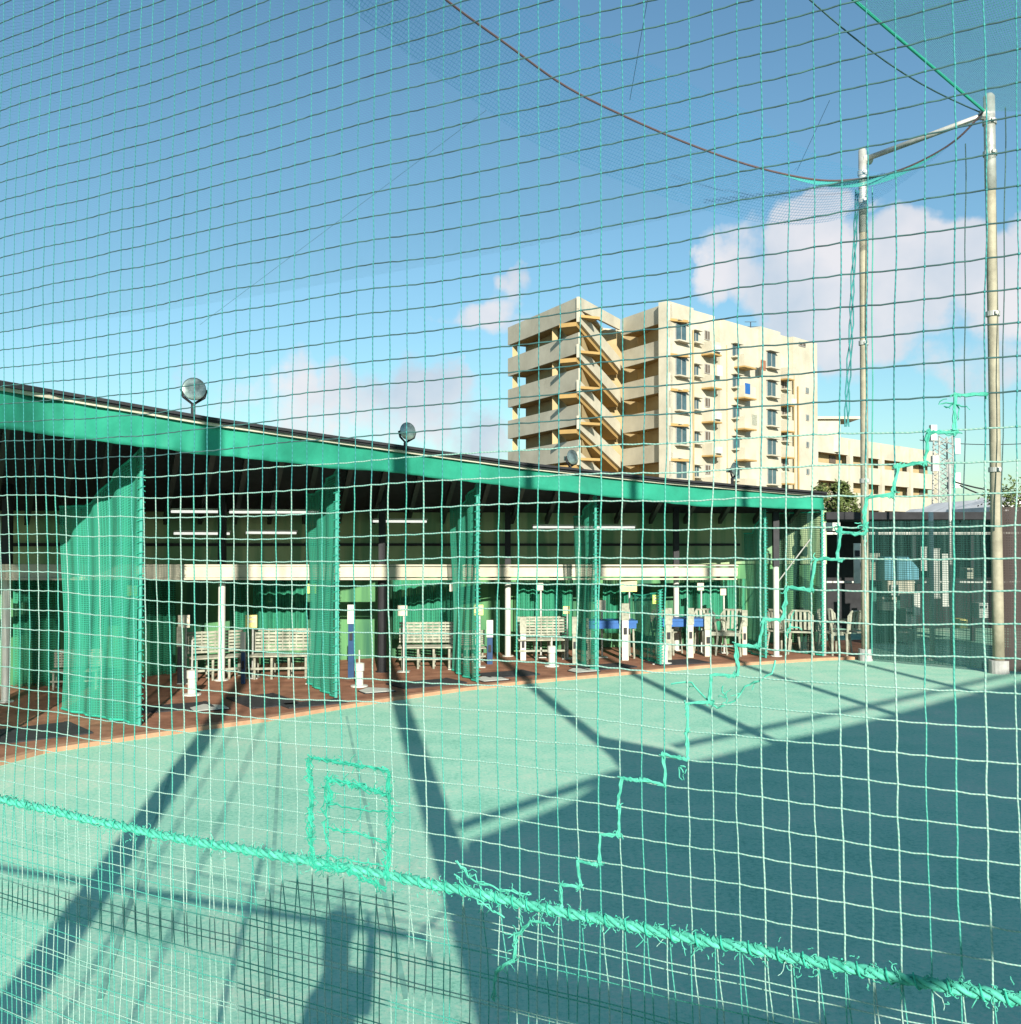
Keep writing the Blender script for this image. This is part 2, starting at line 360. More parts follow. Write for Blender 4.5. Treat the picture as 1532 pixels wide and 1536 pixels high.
for x0,x1 in zip(fx[::4],fx[4::4]):
    for x,y in ((x0,0),): pass
    a=front(x0, interp(CT,x0)+9*(1-.5*(x0+260)/1495)); c=front(x1, interp(CT,x1)+9*(1-.5*(x1+260)/1495))
    b.bar(a+Vector((.015,-.045,0)),c+Vector((.015,-.045,0)),.05,.055)
b.build('eaves_trim','cream',shel)
b=MB()
for x0,x1 in zip(fx[::2],fx[2::2]):
    a=front(x0, interp(CT,x0)+3.5); c=front(x1, interp(CT,x1)+3.5)
    b.bar(a,c,.22,.05)
for i in range(0,700):   # corrugated roof ends poking over the eaves
    x=-260+i*1495/700; p=front(x, interp(CT,x)+1.6*(1-.5*i/700)); b.box(p+Vector((.01,-.09,0)),(.035,.14,.035),.5)
b.build('roof_edge','roofdark',shel)
# roof slab
b=MB(); rf=[front(x, interp(CT,x)+10) for x in xs[:-1]]; rb=[W(x, 772-(x<100)*0, bx(x).y+.6) for x in xs[:-1]]; n=len(rf)
vs=[p for p in rf]+[p for p in rb]+[p+Vector((0,0,.06)) for p in rf]+[p+Vector((0,0,.06)) for p in rb]
fs=[]
for i in range(n-1): fs += [(i,i+1,i+1+n,i+n),(i+2*n,i+3*n,i+1+3*n,i+1+2*n)]
fs += [(i+n,i+1+n,i+1+3*n,i+3*n) for i in range(n-1)] + [(n-1,2*n-1,4*n-1,3*n-1)]
b.add(vs,fs); b.build('roof','ceiling',shel)
# rafters
for x in range(-200,1230,52):
    b=MB(); f_=front(x, interp(CT,x)+14); k_=W(x-20,780,bx(x-20).y+.3); b.bar(f_-Vector((0,-.1,.1)),k_-Vector((0,0,.02)),.07,.12)
    b.build('rafter','black',shel)
# upper wall panels + lower wall
def wallstrip(x0,x1,y0f,y1f,dY,name,m,th=.06,z0=None):
    b=MB(); st=20; k=int((x1-x0)/st); P0=[];P1=[]
    for i in range(k+1):
        x=x0+(x1-x0)*i/k; Y=bx(x).y+dY
        t=W(x,y0f,Y); u=W(x,y1f,Y) if y1f else Vector((t.x,t.y,.045))
        u=Vector((t.x,t.y,u.z)); P0.append(t);P1.append(u)
    n=k+1; dv=Vector((0,th,0))
    vs=P0+P1+[p+dv for p in P0]+[p+dv for p in P1]; fs=[]
    for i in range(k): fs+=[(i+n,i+1+n,i+1,i),(i+2*n,i+1+2*n,i+1+3*n,i+3*n),(i,i+1,i+1+2*n,i+2*n),(i+n,i+3*n,i+1+3*n,i+1+n)]
    fs += [(0,2*n,3*n,n),(k,k+n,k+3*n,k+2*n)]
    b.add(vs,fs); return b.build(name,m,shel)
wallstrip(-260,1240,766,846,.35,'upper_wall','olive')
wallstrip(-260,1240,846,0,.40,'back_wall','backwall')
b=MB()
for x0 in range(-250,1100,20):
    for yy in (817,):
        a=W(x0,yy,bx(x0).y+.33); c=W(x0+20,yy,bx(x0+20).y+.33); b.bar(a,c,.03,.05)
b.build('wall_rail','black',shel)
# white beam, in short stretches
BEAM=[(-260,11.6),(8,13.75),(332,15.85),(573,16.9),(762,18.9),(1015,19.9),(1105,20.3)]
by=lambda x: interp(BEAM,x)
for (yy,h_,w_,dy,nm) in ((858,.17,.10,0,'white_beam'),(848,.03,.16,.02,'beam_top_rail'),(868.5,.03,.06,-.06,'beam_bottom_rail')):
    b=MB()
    for x0 in range(-260,1105,21): b.bar(W(x0,yy,by(x0)+dy),W(x0+21,yy,by(x0+21)+dy),w_,h_)
    b.build(nm,'cream',shel)
# posts
for (x,yb,yt) in [(8,1058,640),(332,1025,700),(573,1012,705),(762,988,730),(1015,979,752),(1165,988,768)]:
    p=G(x,yb); Y=p.y
    t=W(x,yt,Y); mzz=W(x,850,Y).z
    b=MB(); b.tube([(p.x,p.y,.045),(p.x,p.y,mzz)],.055 if x!=573 else .075,12); b.tube([(p.x,p.y,.045),(p.x,p.y,.06)],.11,12)
    b.build('post','black' if x==573 else 'white',shel,smooth=False)
    b=MB(); b.box((p.x,p.y,(mzz+t.z)/2),(.11,.11,t.z-mzz)); b.build('upper_post','black',shel)
# ceiling lights (tubes, with a weak glow)
for (xa,xb,y,dd) in [(258,332,764,1.2),(345,478,765,1.0),(262,345,797,.2),(370,445,796,.2),(560,640,779,.8),(800,952,788,.6)]:
    Ya=bx(xa).y-dd; Yb=bx(xb).y-dd
    a=W(xa,y,Ya); c=W(xb,y+.5,Yb)
    ti=tag(thing('strip_light',(a+c)/2,'white strip light under the roof, %s'%{258:'leftmost of the upper row',345:'second from left in the upper row',262:'leftmost of the lower row',370:'second from left in the lower row',560:'right of the black post',735:'short, above the middle white post',800:'long upper one above the fourth divider',890:'short lower one above the blue table'}[xa],'strip light','strip lights under the shelter roof'))
    b=MB(); b.bar(a,c,.14,.03); b.build('housing','white',ti)
    b=MB(); b.tube([a+Vector((0,-.03,-.035)),c+Vector((0,-.03,-.035))],.02,8); b.build('tube','lamptube',ti)

# ------------------------------------------------------------------ net dividers between the booths
def divider(fpx,bpx,tops,label,m='divider'):
    f_=G(*fpx); k_=G(*bpx); Lh=(k_-f_).length
    zf=W(fpx[0],tops[0],f_.y).z; zb=W(bpx[0],tops[1],k_.y).z
    d=thing('divider_net',f_,label,'net divider','green net dividers between the batting booths')
    nrm=Vector((-(k_-f_).y,(k_-f_).x,0)).normalized()
    def fn(u,v):
        p=f_.lerp(k_,u); top=zf+(zb-zf)*min(1,u*1.6)**1.3 if zb<zf else zf+(zb-zf)*u
        z=.07+(top-.07)*v
        return Vector((p.x,p.y,z))+nrm*(.035*sin(u*Lh*14+v)+.03*sin(v*5+u*3))
    grid_sheet(fn,int(14+Lh*10),14,Lh,zf).build('net_panel',m,d,smooth=True)
    b=MB(); b.tube([f_+Vector((0,0,.05)),Vector((f_.x,f_.y,zf+.05))],.022,8); b.build('front_post','cord_teal',d)
    b=MB()
    for k in range(26):
        z=.1+(zf-.1)*k/25; b.tube([Vector((f_.x,f_.y,z))+Vector((cos(q)*.045,sin(q)*.045,q*.01)) for q in (0,1.2,2.4,3.6,4.8,6.2)],.006,4)
    b.build('lashing','knot',d)
    b=MB(); b.tube([fn(i/10,0) for i in range(11)],.016,6); b.build('bottom_rope','knot',d)
    b=MB(); b.tube([fn(i/10,1) for i in range(11)],.014,6); b.build('top_rope','knot',d)
    return d
divider((209,1094),(91,1071),(672,760),'large green net divider nearest the camera at the left end')
divider((504,1052),(462,1030),(703,742),'green net divider just left of the black post')
divider((716,1028),(680,1011),(724,760),'green net divider left of the middle white post')
divider((894,1010),(862,998),(742,775),'green net divider right of the middle white post')
divider((991,1002),(951,986),(889,891),'low green net screen reaching only up to the white beam')
divider((1149,991),(1122,982),(763,800),'green net divider at the right end of the white beam','divider_far')
divider((1235,988),(1168,978),(768,770),'dark net panel closing the right end of the shelter','darknet')
divider((-90,1165),(-140,1120),(628,700),'green net divider outside the left edge')
# curtains hanging under the beam, in front of back wall
cur=0
for (xa,xb,yt,yb,lab) in [(20,90,868,1030,'left of the nearest divider'),(215,262,868,1020,'right of the nearest divider'),(345,372,868,1010,'beside the first yellow sign'),(380,460,868,952,'above the second bench'),
                      (590,680,868,960,'right of the black post'),(775,860,868,960,'right of the middle white post'),(905,950,868,950,'above the first blue table'),(1020,1120,868,950,'at the end of the white beam')]:
    def fn(u,v,xa=xa,xb=xb,yt=yt,yb=yb):
        x=xa+(xb-xa)*u; Y=bx(x).y-.05
        p=W(x,yt+(yb-yt)*(1-v),Y); return p+Vector((0,.06*sin(u*(xb-xa)*.45),0))
    c=W((xa+xb)/2,yb,bx((xa+xb)/2).y)
    o=grid_sheet(fn,24,8,(xb-xa)*.011,1.8).build('net_curtain','curtain',loc=c,smooth=True)
    md=o.modifiers.new('s','SOLIDIFY'); md.thickness=.004
    tag(o,'green net curtain hanging below the white beam '+lab,'net curtain','green net curtains behind the booths')

# ------------------------------------------------------------------ floodlights on the roof
def flood(x,y,r,Yo,face,label):
    x0=x; base=front(x, interp(CT,x)+2); Y=base.y+Yo; c=W(x,y,Y)
    t=thing('floodlight',base,label,'floodlight','round floodlights along the shelter roof')
    d=Vector(face).normalized(); Mx=Matrix.Translation(c)@d.to_track_quat('Z','Y').to_matrix().to_4x4()
    rr=r/F*Y
    b=MB(); b.lathe([(0,-rr*.75),(rr*.32,-rr*.72),(rr*.38,-rr*.4),(rr*.75,-rr*.18),(rr,rr*.12),(rr*1.04,rr*.14),(rr*1.0,rr*.18)],24,0,Mx); b.build('housing','lampback',t,smooth=True)
    b=MB(); b.lathe([(rr*.98,rr*.14),(rr*.8,rr*.17),(rr*.4,rr*.2),(0,rr*.21)],24,0,Mx); b.build('lens','lampglass',t,smooth=True)
    b=MB(); sx=Mx.to_3x3()@Vector((1,0,0)); 
    foot=Vector((c.x,c.y,base.z+.02)); mid=c-Vector((0,0,rr*1.25))-d*rr*.4
    b.tube([c+sx*rr*1.08,c+sx*rr*.9-Vector((0,0,rr*.7)),mid,c-sx*rr*.9-Vector((0,0,rr*.7)),c-sx*rr*1.08],.018,6)
    b.tube([mid,Vector((mid.x,mid.y,foot.z-.1))],.028,8); b.box((mid.x,mid.y,foot.z-.04),(.2,.2,.05)); b.build('bracket','black',t)
    b=MB(); b.box(c-d*rr*.95,(rr*.7,rr*.5,rr*.6),0.5); b.build('ballast','lampback',t)
flood(291,584,17,.25,(.35,-.75,.10),'largest round floodlight, at the left end of the roof')
flood(611,647,13,.25,(.5,-.7,.05),'round floodlight on the roof above the black post')
flood(858,686,11,.3,(.6,-.7,.1),'round floodlight on the roof in front of the left wing of the apartments')
flood(1102,704,10,.3,(.6,-.6,.1),'smallest round floodlight, near the right end of the roof')
flood(672,684,6,.5,(-.3,.7,.2),'tiny lamp low behind the roof edge between two floodlights')

# ------------------------------------------------------------------ booth furniture
def sign(x,y,sz,m,label,ybase=None,hang=False,wf=1.0):
    Yb=bx(x).y-.9 if ybase is None else G(x,ybase).y
    c=W(x,y,Yb); s_=sz/F*Yb
    g=thing('sign',(c.x,c.y,.045),label,'sign','small signs in the batting booths')
    b=MB(); b.box(c,(s_*wf,.02,s_*1.1),.12); b.box(c+Vector((0,-.012,s_*.33)),(s_*wf*.8,.004,s_*.12),.12,1); b.box(c+Vector((0,-.012,s_*.0)),(s_*wf*.6,.004,s_*.2),.12,1); b.build('plate',[m,'cream'],g)
    b=MB()
    b.tube([(c.x+.02,c.y+.03,.045),(c.x+.02,c.y+.03,c.z)],.018,6); b.box((c.x+.02,c.y+.03,.05),(.2,.2,.015)); b.build('pole','galv' ,g)
sg=[(198,886,14,'lime',1070,'lime sign hung on the nearest green divider'),(276,932,17,'cream',1030,'cream sign on a pole right of the nearest divider'),(377,932,17,'yellow',1022,'bright yellow sign beside the second bench'),
    (468,883,13,'lime',1030,'small lime sign left of the second divider'),(604,916,14,'cream',1012,'cream sign right of the black post'),(680,881,11,'cream',1008,'small cream sign high above the third bench'),
    (718,915,14,'yellow',1005,'yellow sign left of the middle white post'),(810,880,10,'cream',990,'small cream sign right of the middle white post'),(902,908,14,'cream',990,'cream sign above the first blue table'),
    (943,878,17,'yellow',985,'wide cream and yellow sign just under the white beam'),(985,899,12,'lime',1000,'lime sign on the low net screen'),(1051,880,10,'cream',983,'small sign near the end of the white beam'),
    (850,915,10,'yellow',992,'small yellow sign left of the fourth divider'),(1085,888,9,'cream',983,'pale sign hanging in the last booth')]
for s_ in sg: sign(s_[0],s_[1],s_[2],s_[3],s_[5],s_[4],wf=1.5 if s_[0]==943 else 1.0)

def bench():
    t=thing('bench',(0,0,0),'bench','bench','white slatted benches behind the booths')
    b=MB()
    for k in range(7): b.box((0,.0,.50+.062*k),(1.0,.02,.042))
    for k in range(9): b.box((-.46+.115*k,-.012,.69),(.018,.014,.42))
    b.build('backrest','oldwhite',t)
    b=MB()
    for k in range(4): b.box((0,-.1-.11*k,.43),(1.0,.085,.025))
    b.build('seat','oldwhite',t)
    for sx in (-.42,-.14,.14,.42):
        b=MB(); b.tube([(sx,-.05,.0),(sx,-.05,.42)],.03,8); b.tube([(sx,-.40,.0),(sx,-.40,.42)],.022,8); b.bar((sx,-.4,.12),(sx,-.05,.12),.03,.03); b.build('leg','oldwhite',t)
    b=MB(); b.bar((-.48,-.42,.2),(.48,-.42,.2),.03,.04); b.build('stretcher','oldwhite',t)
    return t
bn=bench(); first=True
for i,(x,y,rz,sc,lab) in enumerate([(322,1020,.55,.92,'white slatted bench right of the nearest green divider'),(424,1018,.12,.95,'white slatted bench behind the bright yellow sign'),(640,1003,.05,.95,'white slatted bench in the booth right of the black post'),
          (700,997,.4,.7,'short white bench half hidden by the third divider'),(812,990,.1,.95,'white slatted bench right of the middle white post'),(118,1035,.2,.7,'white bench seen through the nearest green divider')]):
    o=bn if first else copy_tree(bn); first=False
    p=G(x,y); o.location=(p.x,p.y,.045); o.rotation_euler=(0,0,rz); o.scale=(sc,sc,sc*.9); tag(o,lab)

def chair():
    t=thing('plastic_chair',(0,0,0),'c','chair','white plastic chairs by the shelter')
    b=MB(); b.box((0,0,.43),(.44,.42,.03)); b.box((0,-.21,.41),(.42,.02,.06)); b.build('seat','oldwhite',t)
    b=MB()
    for k in range(5): b.box((-.16+.08*k,.235,.66),(.045,.02,.36),0,0,Matrix.Rotation(-.15,3,'X'))
    b.tube([(-.21,.215,.44),(-.22,.25,.75),(-.15,.27,.84),(.15,.27,.84),(.22,.25,.75),(.21,.215,.44)],.022,6); b.build('backrest','oldwhite',t)
    for sx in (-1,1):
        for sy in (-1,1):
            b=MB(); b.tube([(.2*sx,.18*sy,.42),(.235*sx,.225*sy,0)],.026,6,0,.018); b.build('leg','oldwhite',t)
        b=MB(); b.tube([(.21*sx,-.2,.42),(.25*sx,-.2,.62),(.25*sx,-.05,.66),(.24*sx,.2,.64)],.02,6); b.build('armrest','oldwhite',t)
    return t
ch=chair(); first=True
for (x,y,rz,lab) in [(1176,983,2.2,'white plastic chair leftmost in the row at the right end of the shelter'),(1203,984,2.8,'white plastic chair second in the row at the right end of the shelter'),(1252,985,.4,'white plastic chair just right of the white corner post'),
                     (1272,985,3.6,'white plastic chair against the foot of the left net pole'),(1225,981,1.5,'white plastic chair half hidden behind the white corner post'),(1066,985,.3,'white plastic chair under the end of the white beam'),
                     (1096,986,-.4,'white plastic chair left of the last green divider'),(1000,984,2.6,'white plastic chair beside the second blue table')]:
    o=ch if first else copy_tree(ch); first=False
    p=G(x,y); o.location=(p.x,p.y,.045); o.rotation_euler=(0,0,rz); tag(o,lab)

def table():
    t=thing('blue_table',(0,0,0),'t','table','blue tables behind the booths')
    b=MB(); b.box((0,0,.68),(.95,.5,.05)); b.box((0,-.24,.61),(.9,.02,.1)); b.build('table_top','blue',t)
    for sx in (-1,1):
        for sy in (-1,1):
            b=MB(); b.tube([(.42*sx,.2*sy,0),(.40*sx,.19*sy,.66)],.02,6); b.build('leg','oldwhite',t)
    return t
tb=table(); first=True
for (x,y,lab) in [(915,990,'blue table left of the low net screen'),(1020,986,'blue table right of the low net screen')]:
    o=tb if first else copy_tree(tb); first=False; p=G(x,y); o.location=(p.x,p.y,.045); o.rotation_euler=(0,0,.1); tag(o,lab)
def cabinet(x,y,yt,w_,label,m='navy'):
    p=G(x,y); zt=W(x,yt,p.y).z; t=thing('control_cabinet',(p.x,p.y,.045),label,'cabinet','coin cabinets in the booths'); ww=w_/F*p.y*.85
    b=MB(); b.box((p.x,p.y,.045+(zt-.3-.045)/2),(ww*.8,ww*.6,zt-.3-.045)); b.build('body',m,t)
    b=MB(); b.box((p.x,p.y-.02,zt-.15),(ww*.95,ww*.6,.30)); b.build('head','oldwhite' if m!='navy' else 'white',t)
    b=MB(); b.box((p.x,p.y-ww*.33-.005,zt-.15),(ww*.7,.012,.05)); b.box((p.x,p.y-ww*.33,zt-.5),(ww*.4,.04,.12)); b.build('coin_panel','black',t)
cabinet(527,1022,907,13,'slim dark blue coin cabinet with a white head by the second divider')
cabinet(862,1000,925,9,'slim white coin cabinet by the fourth divider','oldwhite')
cabinet(880,1001,927,8,'narrow white cabinet right of the fourth divider','cream')
cabinet(938,994,905,14,'wide white cabinet between the first blue table and the low screen','white')
cabinet(1003,994,912,13,'white cabinet with black panel right of the low net screen','oldwhite')
cabinet(1036,990,912,12,'cream cabinet right of the second blue table','cream')
cabinet(1062,988,920,14,'cream cabinet in the last but one booth','cream')
cabinet(1117,986,915,10,'pale cabinet left of the last divider','cream')
cabinet(735,1000,930,12,'green cabinet by the middle white post','navy')
cabinet(785,994,925,12,'white cabinet right of the middle white post','white')
cabinet(270,1030,940,10,'thin black cabinet below the cream sign','black')
cabinet(365,1030,948,9,'thin dark cabinet below the yellow sign','navy')
def tee(x,y,yt,label):
    p=G(x,y); zt=W(x,yt,p.y).z; t=thing('ball_tee',(p.x,p.y,.045),label,'ball tee','white ball tees on the booth floor')
    b=MB(); b.lathe([(0,.05),(.13,.05),(.13,.07),(.06,.08),(.06,.28),(.075,.29),(.075,.4),(.03,.41),(0,.41)],14,0,Matrix.Translation((p.x,p.y,0))); b.build('base','white',t,smooth=False)
    b=MB(); b.tube([(p.x,p.y,.4),(p.x,p.y,zt)],.013,6); b.build('rod','galv',t)
tee(288,1048,960,'white ball tee on the clay right of the nearest divider'); tee(539,1035,975,'white ball tee beside the slim blue cabinet'); tee(828,1004,955,'white ball tee right of the middle white post'); tee(997,1000,950,'white ball tee at the low net screen')
def rmat(x,y,w_,d_,rz,label,nm='rubber_mat',m='rubber',th=.015,z=.045):
    p=G(x,y-(6 if nm=='rubber_mat' and x<700 else 2 if nm=='rubber_mat' else 0),z); w_*=.8; d_*=.75; t=thing(nm,(p.x,p.y,z),label,'mat' if nm!='home_plate' else 'home plate')
    b=MB()
    if nm=='home_plate':
        q=Matrix.Rotation(rz,3,'Z'); P=[q@Vector(k) for k in ((-.22,-.22,0),(.22,-.22,0),(.22,.05,0),(0,.26,0),(-.22,.05,0))]
        b.extrude([(p.x+k.x,p.y+k.y,z) for k in P],(0,0,th)); bb=MB(); bb.extrude([(p.x+k.x*1.1,p.y+k.y*1.1,z) for k in P],(0,0,th*.6)); bb.build('rim','rubber',t)
        b.build('plate','white',t)
    else:
        b.box((p.x,p.y,z+th/2),(w_,d_,th),rz); b.build('sheet',m,t)
        q=Matrix.Rotation(rz,3,'Z')
        for sx in (-1,1): 
            b=MB(); c=q@Vector((sx*w_/2,0,0)); b.box((p.x+c.x,p.y+c.y,z+th*.7),(.05,d_,th*1.4),rz); b.build('edge_strip',m,t)
    return t
for (x,y,w_,d_,rz,lab) in [(262,1068,1.1,.7,.5,'black rubber mat right of the nearest divider'),(395,1058,.8,1.4,.6,'black rubber mat in the second booth near the kerb'),(35,1108,1.5,1.2,.7,'black rubber mat at the left edge of the floor'),
    (470,1062,1.0,.5,.6,'black rubber mat at the foot of the second divider'),(640,1032,1.3,.8,.6,'black rubber mat right of the black post'),(760,1014,1.1,.8,.5,'black rubber mat in front of the middle white post'),
    (905,1003,1.2,.8,.5,'black rubber mat in front of the first blue table'),(1015,996,1.2,.8,.4,'black rubber mat in front of the second blue table')]:
    rmat(x,y,w_,d_,rz,lab)
for (x,y,rz,lab) in [(312,1062,.5,'white home plate right of the nearest divider'),(562,1036,.5,'white home plate beside the black post'),(735,1019,.5,'white home plate left of the middle post'),(872,1006,.5,'white home plate by the fourth divider')]:
    rmat(x,y,0,0,rz,lab,'home_plate',z=.05)

# ------------------------------------------------------------------ net poles A and B with top pipe
PA=G(1299,991); PB=G(1499,1010)
def pole(p,xt,yt,label,r):
    t=thing('net_pole',p,label,'pole','tall steel net poles')
    top=W(xt,yt,p.y); zt=top.z
    pts=[Vector((p.x,p.y,0)).lerp(Vector((top.x,p.y,zt)),k/8) for k in range(9)]
    b=MB(); b.tube(pts[:8],r,16,0,r*.88); b.build('shaft','galvold',t,smooth=True)
    b=MB(); b.tube([pts[7]-(pts[7]-pts[6])*.3,pts[8]],r*.98,16); b.lathe([(r*.98,0),(r*.6,.05),(0,.07)],16,0,Matrix.Translation(pts[8])); b.build('cap','galv',t,smooth=True)
    for k in (.35,.62,.9,.955):
        b=MB(); q=pts[0].lerp(pts[8],k); b.tube([q-Vector((0,0,.04)),q+Vector((0,0,.04))],r*1.2,16); b.box(q+Vector((0,-r*1.2,0)),(.05,.08,.05)); b.build('clamp','galv',t)
    b=MB(); b.tube([pts[0],pts[0]+Vector((0,0,.22))],r*1.7,16); b.build('footing','deck',t)
    return top
TA=pole(PA,1294,226,'left tall net pole standing at the corner of the shelter',.075)
TB=pole(PB,1484,145,'right tall net pole near the right edge of the picture',.095)
t=thing('top_pipe',W(1300,238,PA.y),'horizontal steel pipe joining the tops of the two tall poles','pipe')
a=W(1300,238,PA.y); c=W(1478,172,PB.y)
b=MB(); b.tube([a,c],.05,10); b.build('pipe','galv',t,smooth=True)
b=MB(); b.tube([a-Vector((.1,0,0)),a+Vector((.1,.05,0))],.09,10); b.build('coupling','galv',t); b=MB(); b.tube([c-Vector((.08,0,0)),c+Vector((.08,0,0))],.09,10); b.build('coupling','galv',t)

# white post and rails right of the shelter
def fpost(x,yb,yt,r,label,m='white'):
    p=G(x,yb); z=W(x,yt,p.y).z; t=thing('slim_post',p,label,'post','slim white posts round the right corner')
    b=MB(); b.tube([(p.x,p.y,0),(p.x,p.y,z)],r,10); b.build('shaft',m,t,smooth=True)
    b=MB(); b.tube([(p.x,p.y,0),(p.x,p.y,.03)],r*2.2,10); b.build('base_plate',m,t)
fpost(1236,987,792,.05,'white corner post at the right end of the green fascia')
fpost(1399,990,768,.045,'slim white post left of the blank gap between the tall poles')
fpost(1428,985,690,.03,'thinner and taller white post beside the slim white one','galv')

# dark shed behind poles
sh=thing('dark_shed',G(1400,975),'low dark shed behind the two tall poles with a black flat roof','shed')
def slab(xa,xb,y0,y1,Y,th,name,m,parent):
    a=W(xa,y0,Y);c=W(xb,y0,Y);d=W(xb,y1,Y).z; b=MB()
    b.box(((a.x+c.x)/2,Y+th/2,(a.z+d)/2),(c.x-a.x,th,a.z-d)); return b.build(name,m,parent)
Ys=22.5
slab(1240,1760,768,779,Ys-.6,4.5,'roof','roofdark',sh)
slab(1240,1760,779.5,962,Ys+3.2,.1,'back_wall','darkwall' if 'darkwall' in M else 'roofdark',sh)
for x in (1300,1372,1460,1560,1660): b=MB(); p=W(x,962,Ys); b.box((p.x,Ys,1.35),(.08,.08,2.7)); b.build('shed_post','black',sh)
b=MB(); a=W(1240,800,Ys-.1); c=W(1760,800,Ys-.1); b.bar(a,c,.04,.05); b.build('rail','galv',sh); b=MB(); a=W(1240,873,Ys-.1); c=W(1760,873,Ys-.1); b.bar(a,c,.04,.04); b.build('rail','galv',sh)
slab(1308,1350,873,985,Ys-.4,.25,'green_panel',mat('green_board',(.02,.13,.09),.6),sh)
# fence netting between the poles
def fnet(u,v):
    p=PA.lerp(PB,u); z0=.05; z1=W(1299,782,PA.y).z
    return Vector((p.x,p.y,z0+(z1-z0)*v))+Vector((.5,-.8,0))*(.03*sin(u*55)+.03*sin(u*23+v*2))
o=grid_sheet(fnet,80,10,(PB-PA).length,2.6).build('net_fence','darknet',loc=PA,smooth=True); tag(o,'dark green net fence stretched between the feet of the two tall poles','net fence')
def fnet2(u,v):
    a=PB; c=PB+Vector((3.0,-2.0,0)); p=a.lerp(c,u)
    return Vector((p.x,p.y,.05+2.75*v))+Vector((.5,-.8,0))*(.03*sin(u*45)+.02*sin(u*19+v*2))
o=grid_sheet(fnet2,60,10,3.6,2.6).build('net_fence',netmat('brown_net',(.05,.035,.03),.04,.35,.7,.3),loc=PB,smooth=True); tag(o,'dark brown net fence right of the right tall pole','net fence')
# things behind that fence
def hang(x,y,w_,h_,Y,m,label,nm,cat,grp=None):
    c=W(x,y,Y); sx=w_/F*Y; sz=h_/F*Y
    t=thing(nm,Vector((c.x,c.y,c.z-sz/2)),label,cat,grp)
    return t,c,sx,sz
for (x,y,w_,h_,lab) in [(1386,838,9,32,'narrow white board, leftmost of three behind the slim white post'),(1403,860,14,70,'wide white board just behind the slim white post'),(1418,870,9,74,'long white board, rightmost of three behind the slim white post'),
                        (1376,905,10,30,'small white board low behind the fence')]:
    t,c,sx,sz=hang(x,y,w_,h_,Ys-.7,'white',lab,'white_board','board','white boards in the dark shed')
    b=MB(); b.box(c,(sx,.03,sz),.05); b.build('panel','white',t)
    b=MB(); b.box(c+Vector((0,.0,sz/2+.02)),(sx*1.1,.05,.03),.05); b.box(c-Vector((0,.0,sz/2+.02)),(sx*1.1,.05,.03),.05); b.build('frame','galv',t)
t,c,sx,sz=hang(1345,852,50,34,Ys-.6,'',"pale blue machine hood in the dark shed between the tall poles",'machine_hood','machine')
b=MB(); b.extrude([c+Vector((-sx/2,-.3,-sz/2)),c+Vector((sx/2,-.3,-sz/2)),c+Vector((sx/2,-.3,0)),c+Vector((sx*.2,-.3,sz/2)),c+Vector((-sx/2,-.3,sz/2))],(0,.5,0)); b.build('hood',mat('blue_hood',(.10,.28,.34),.5),t)
b=MB(); b.box(c+Vector((0,-.1,-sz/2-.15)),(sx*.8,.3,.28)); b.build('body','cream',t)
t,c,sx,sz=hang(1342,885,12,16,Ys-.9,'',"small white meter box below the blue hood",'meter_box','box')
b=MB(); b.box(c,(sx,.08,sz)); b.build('case','white',t); b=MB(); b.box(c+Vector((0,-.045,.03)),(sx*.6,.012,sz*.3)); b.build('dial','black',t)
t,c,sx,sz=hang(1246,790,26,12,20.5,'',"white lamp box on the fence beside the corner post",'lamp_box','lamp')
b=MB(); b.box(c,(sx,.15,sz)); b.build('case','white',t); b=MB(); b.box(c+Vector((0,-.08,-.02)),(sx*.8,.02,sz*.4)); b.build('diffuser','cream',t)
for i,(x,y,w_,h_,m,lab) in enumerate([(1312,850,16,40,'oldwhite','pale poster board at the left end of the dark shed'),(1330,905,22,20,'cream','cream crate stacked low in the dark shed'),(1362,925,16,26,'galv','grey drum shaped case beside the cream crate'),
        (1450,860,10,16,'oldwhite','small pale notice near the right tall pole'),(1470,915,14,22,'galv','grey box on the ground near the right tall pole'),(1440,935,12,14,'yellow','small yellow box at the foot of the shed'),(1286,845,10,60,'galv','grey upright panel left of the left tall pole'),(1352,952,26,18,'lampback','dark grey case on the shed floor')]):
    t,c,sx,sz=hang(x,y,w_,h_,Ys-.5,'',lab,'storage_box' if h_<30 else 'notice_board','box' if h_<30 else 'board')
    b=MB(); b.box(c,(sx,.3 if h_<30 else .04,sz),.1); b.build('body',m,t)
    b=MB(); b.box(c+Vector((0,-.17 if h_<30 else -.035,sz*.25)),(sx*.7,.02,sz*.15),.1); b.build('label_strip','black' if m!='lampback' else 'cream',t)
# diagonal brace at the shelter end
b=MB(); a=W(1168,872,19.6); c=W(1218,806,19.6); b.tube([a,c],.012,6); o=b.build('brace','galv',loc=a); tag(o,'thin diagonal brace in the right end bay of the shelter','brace')

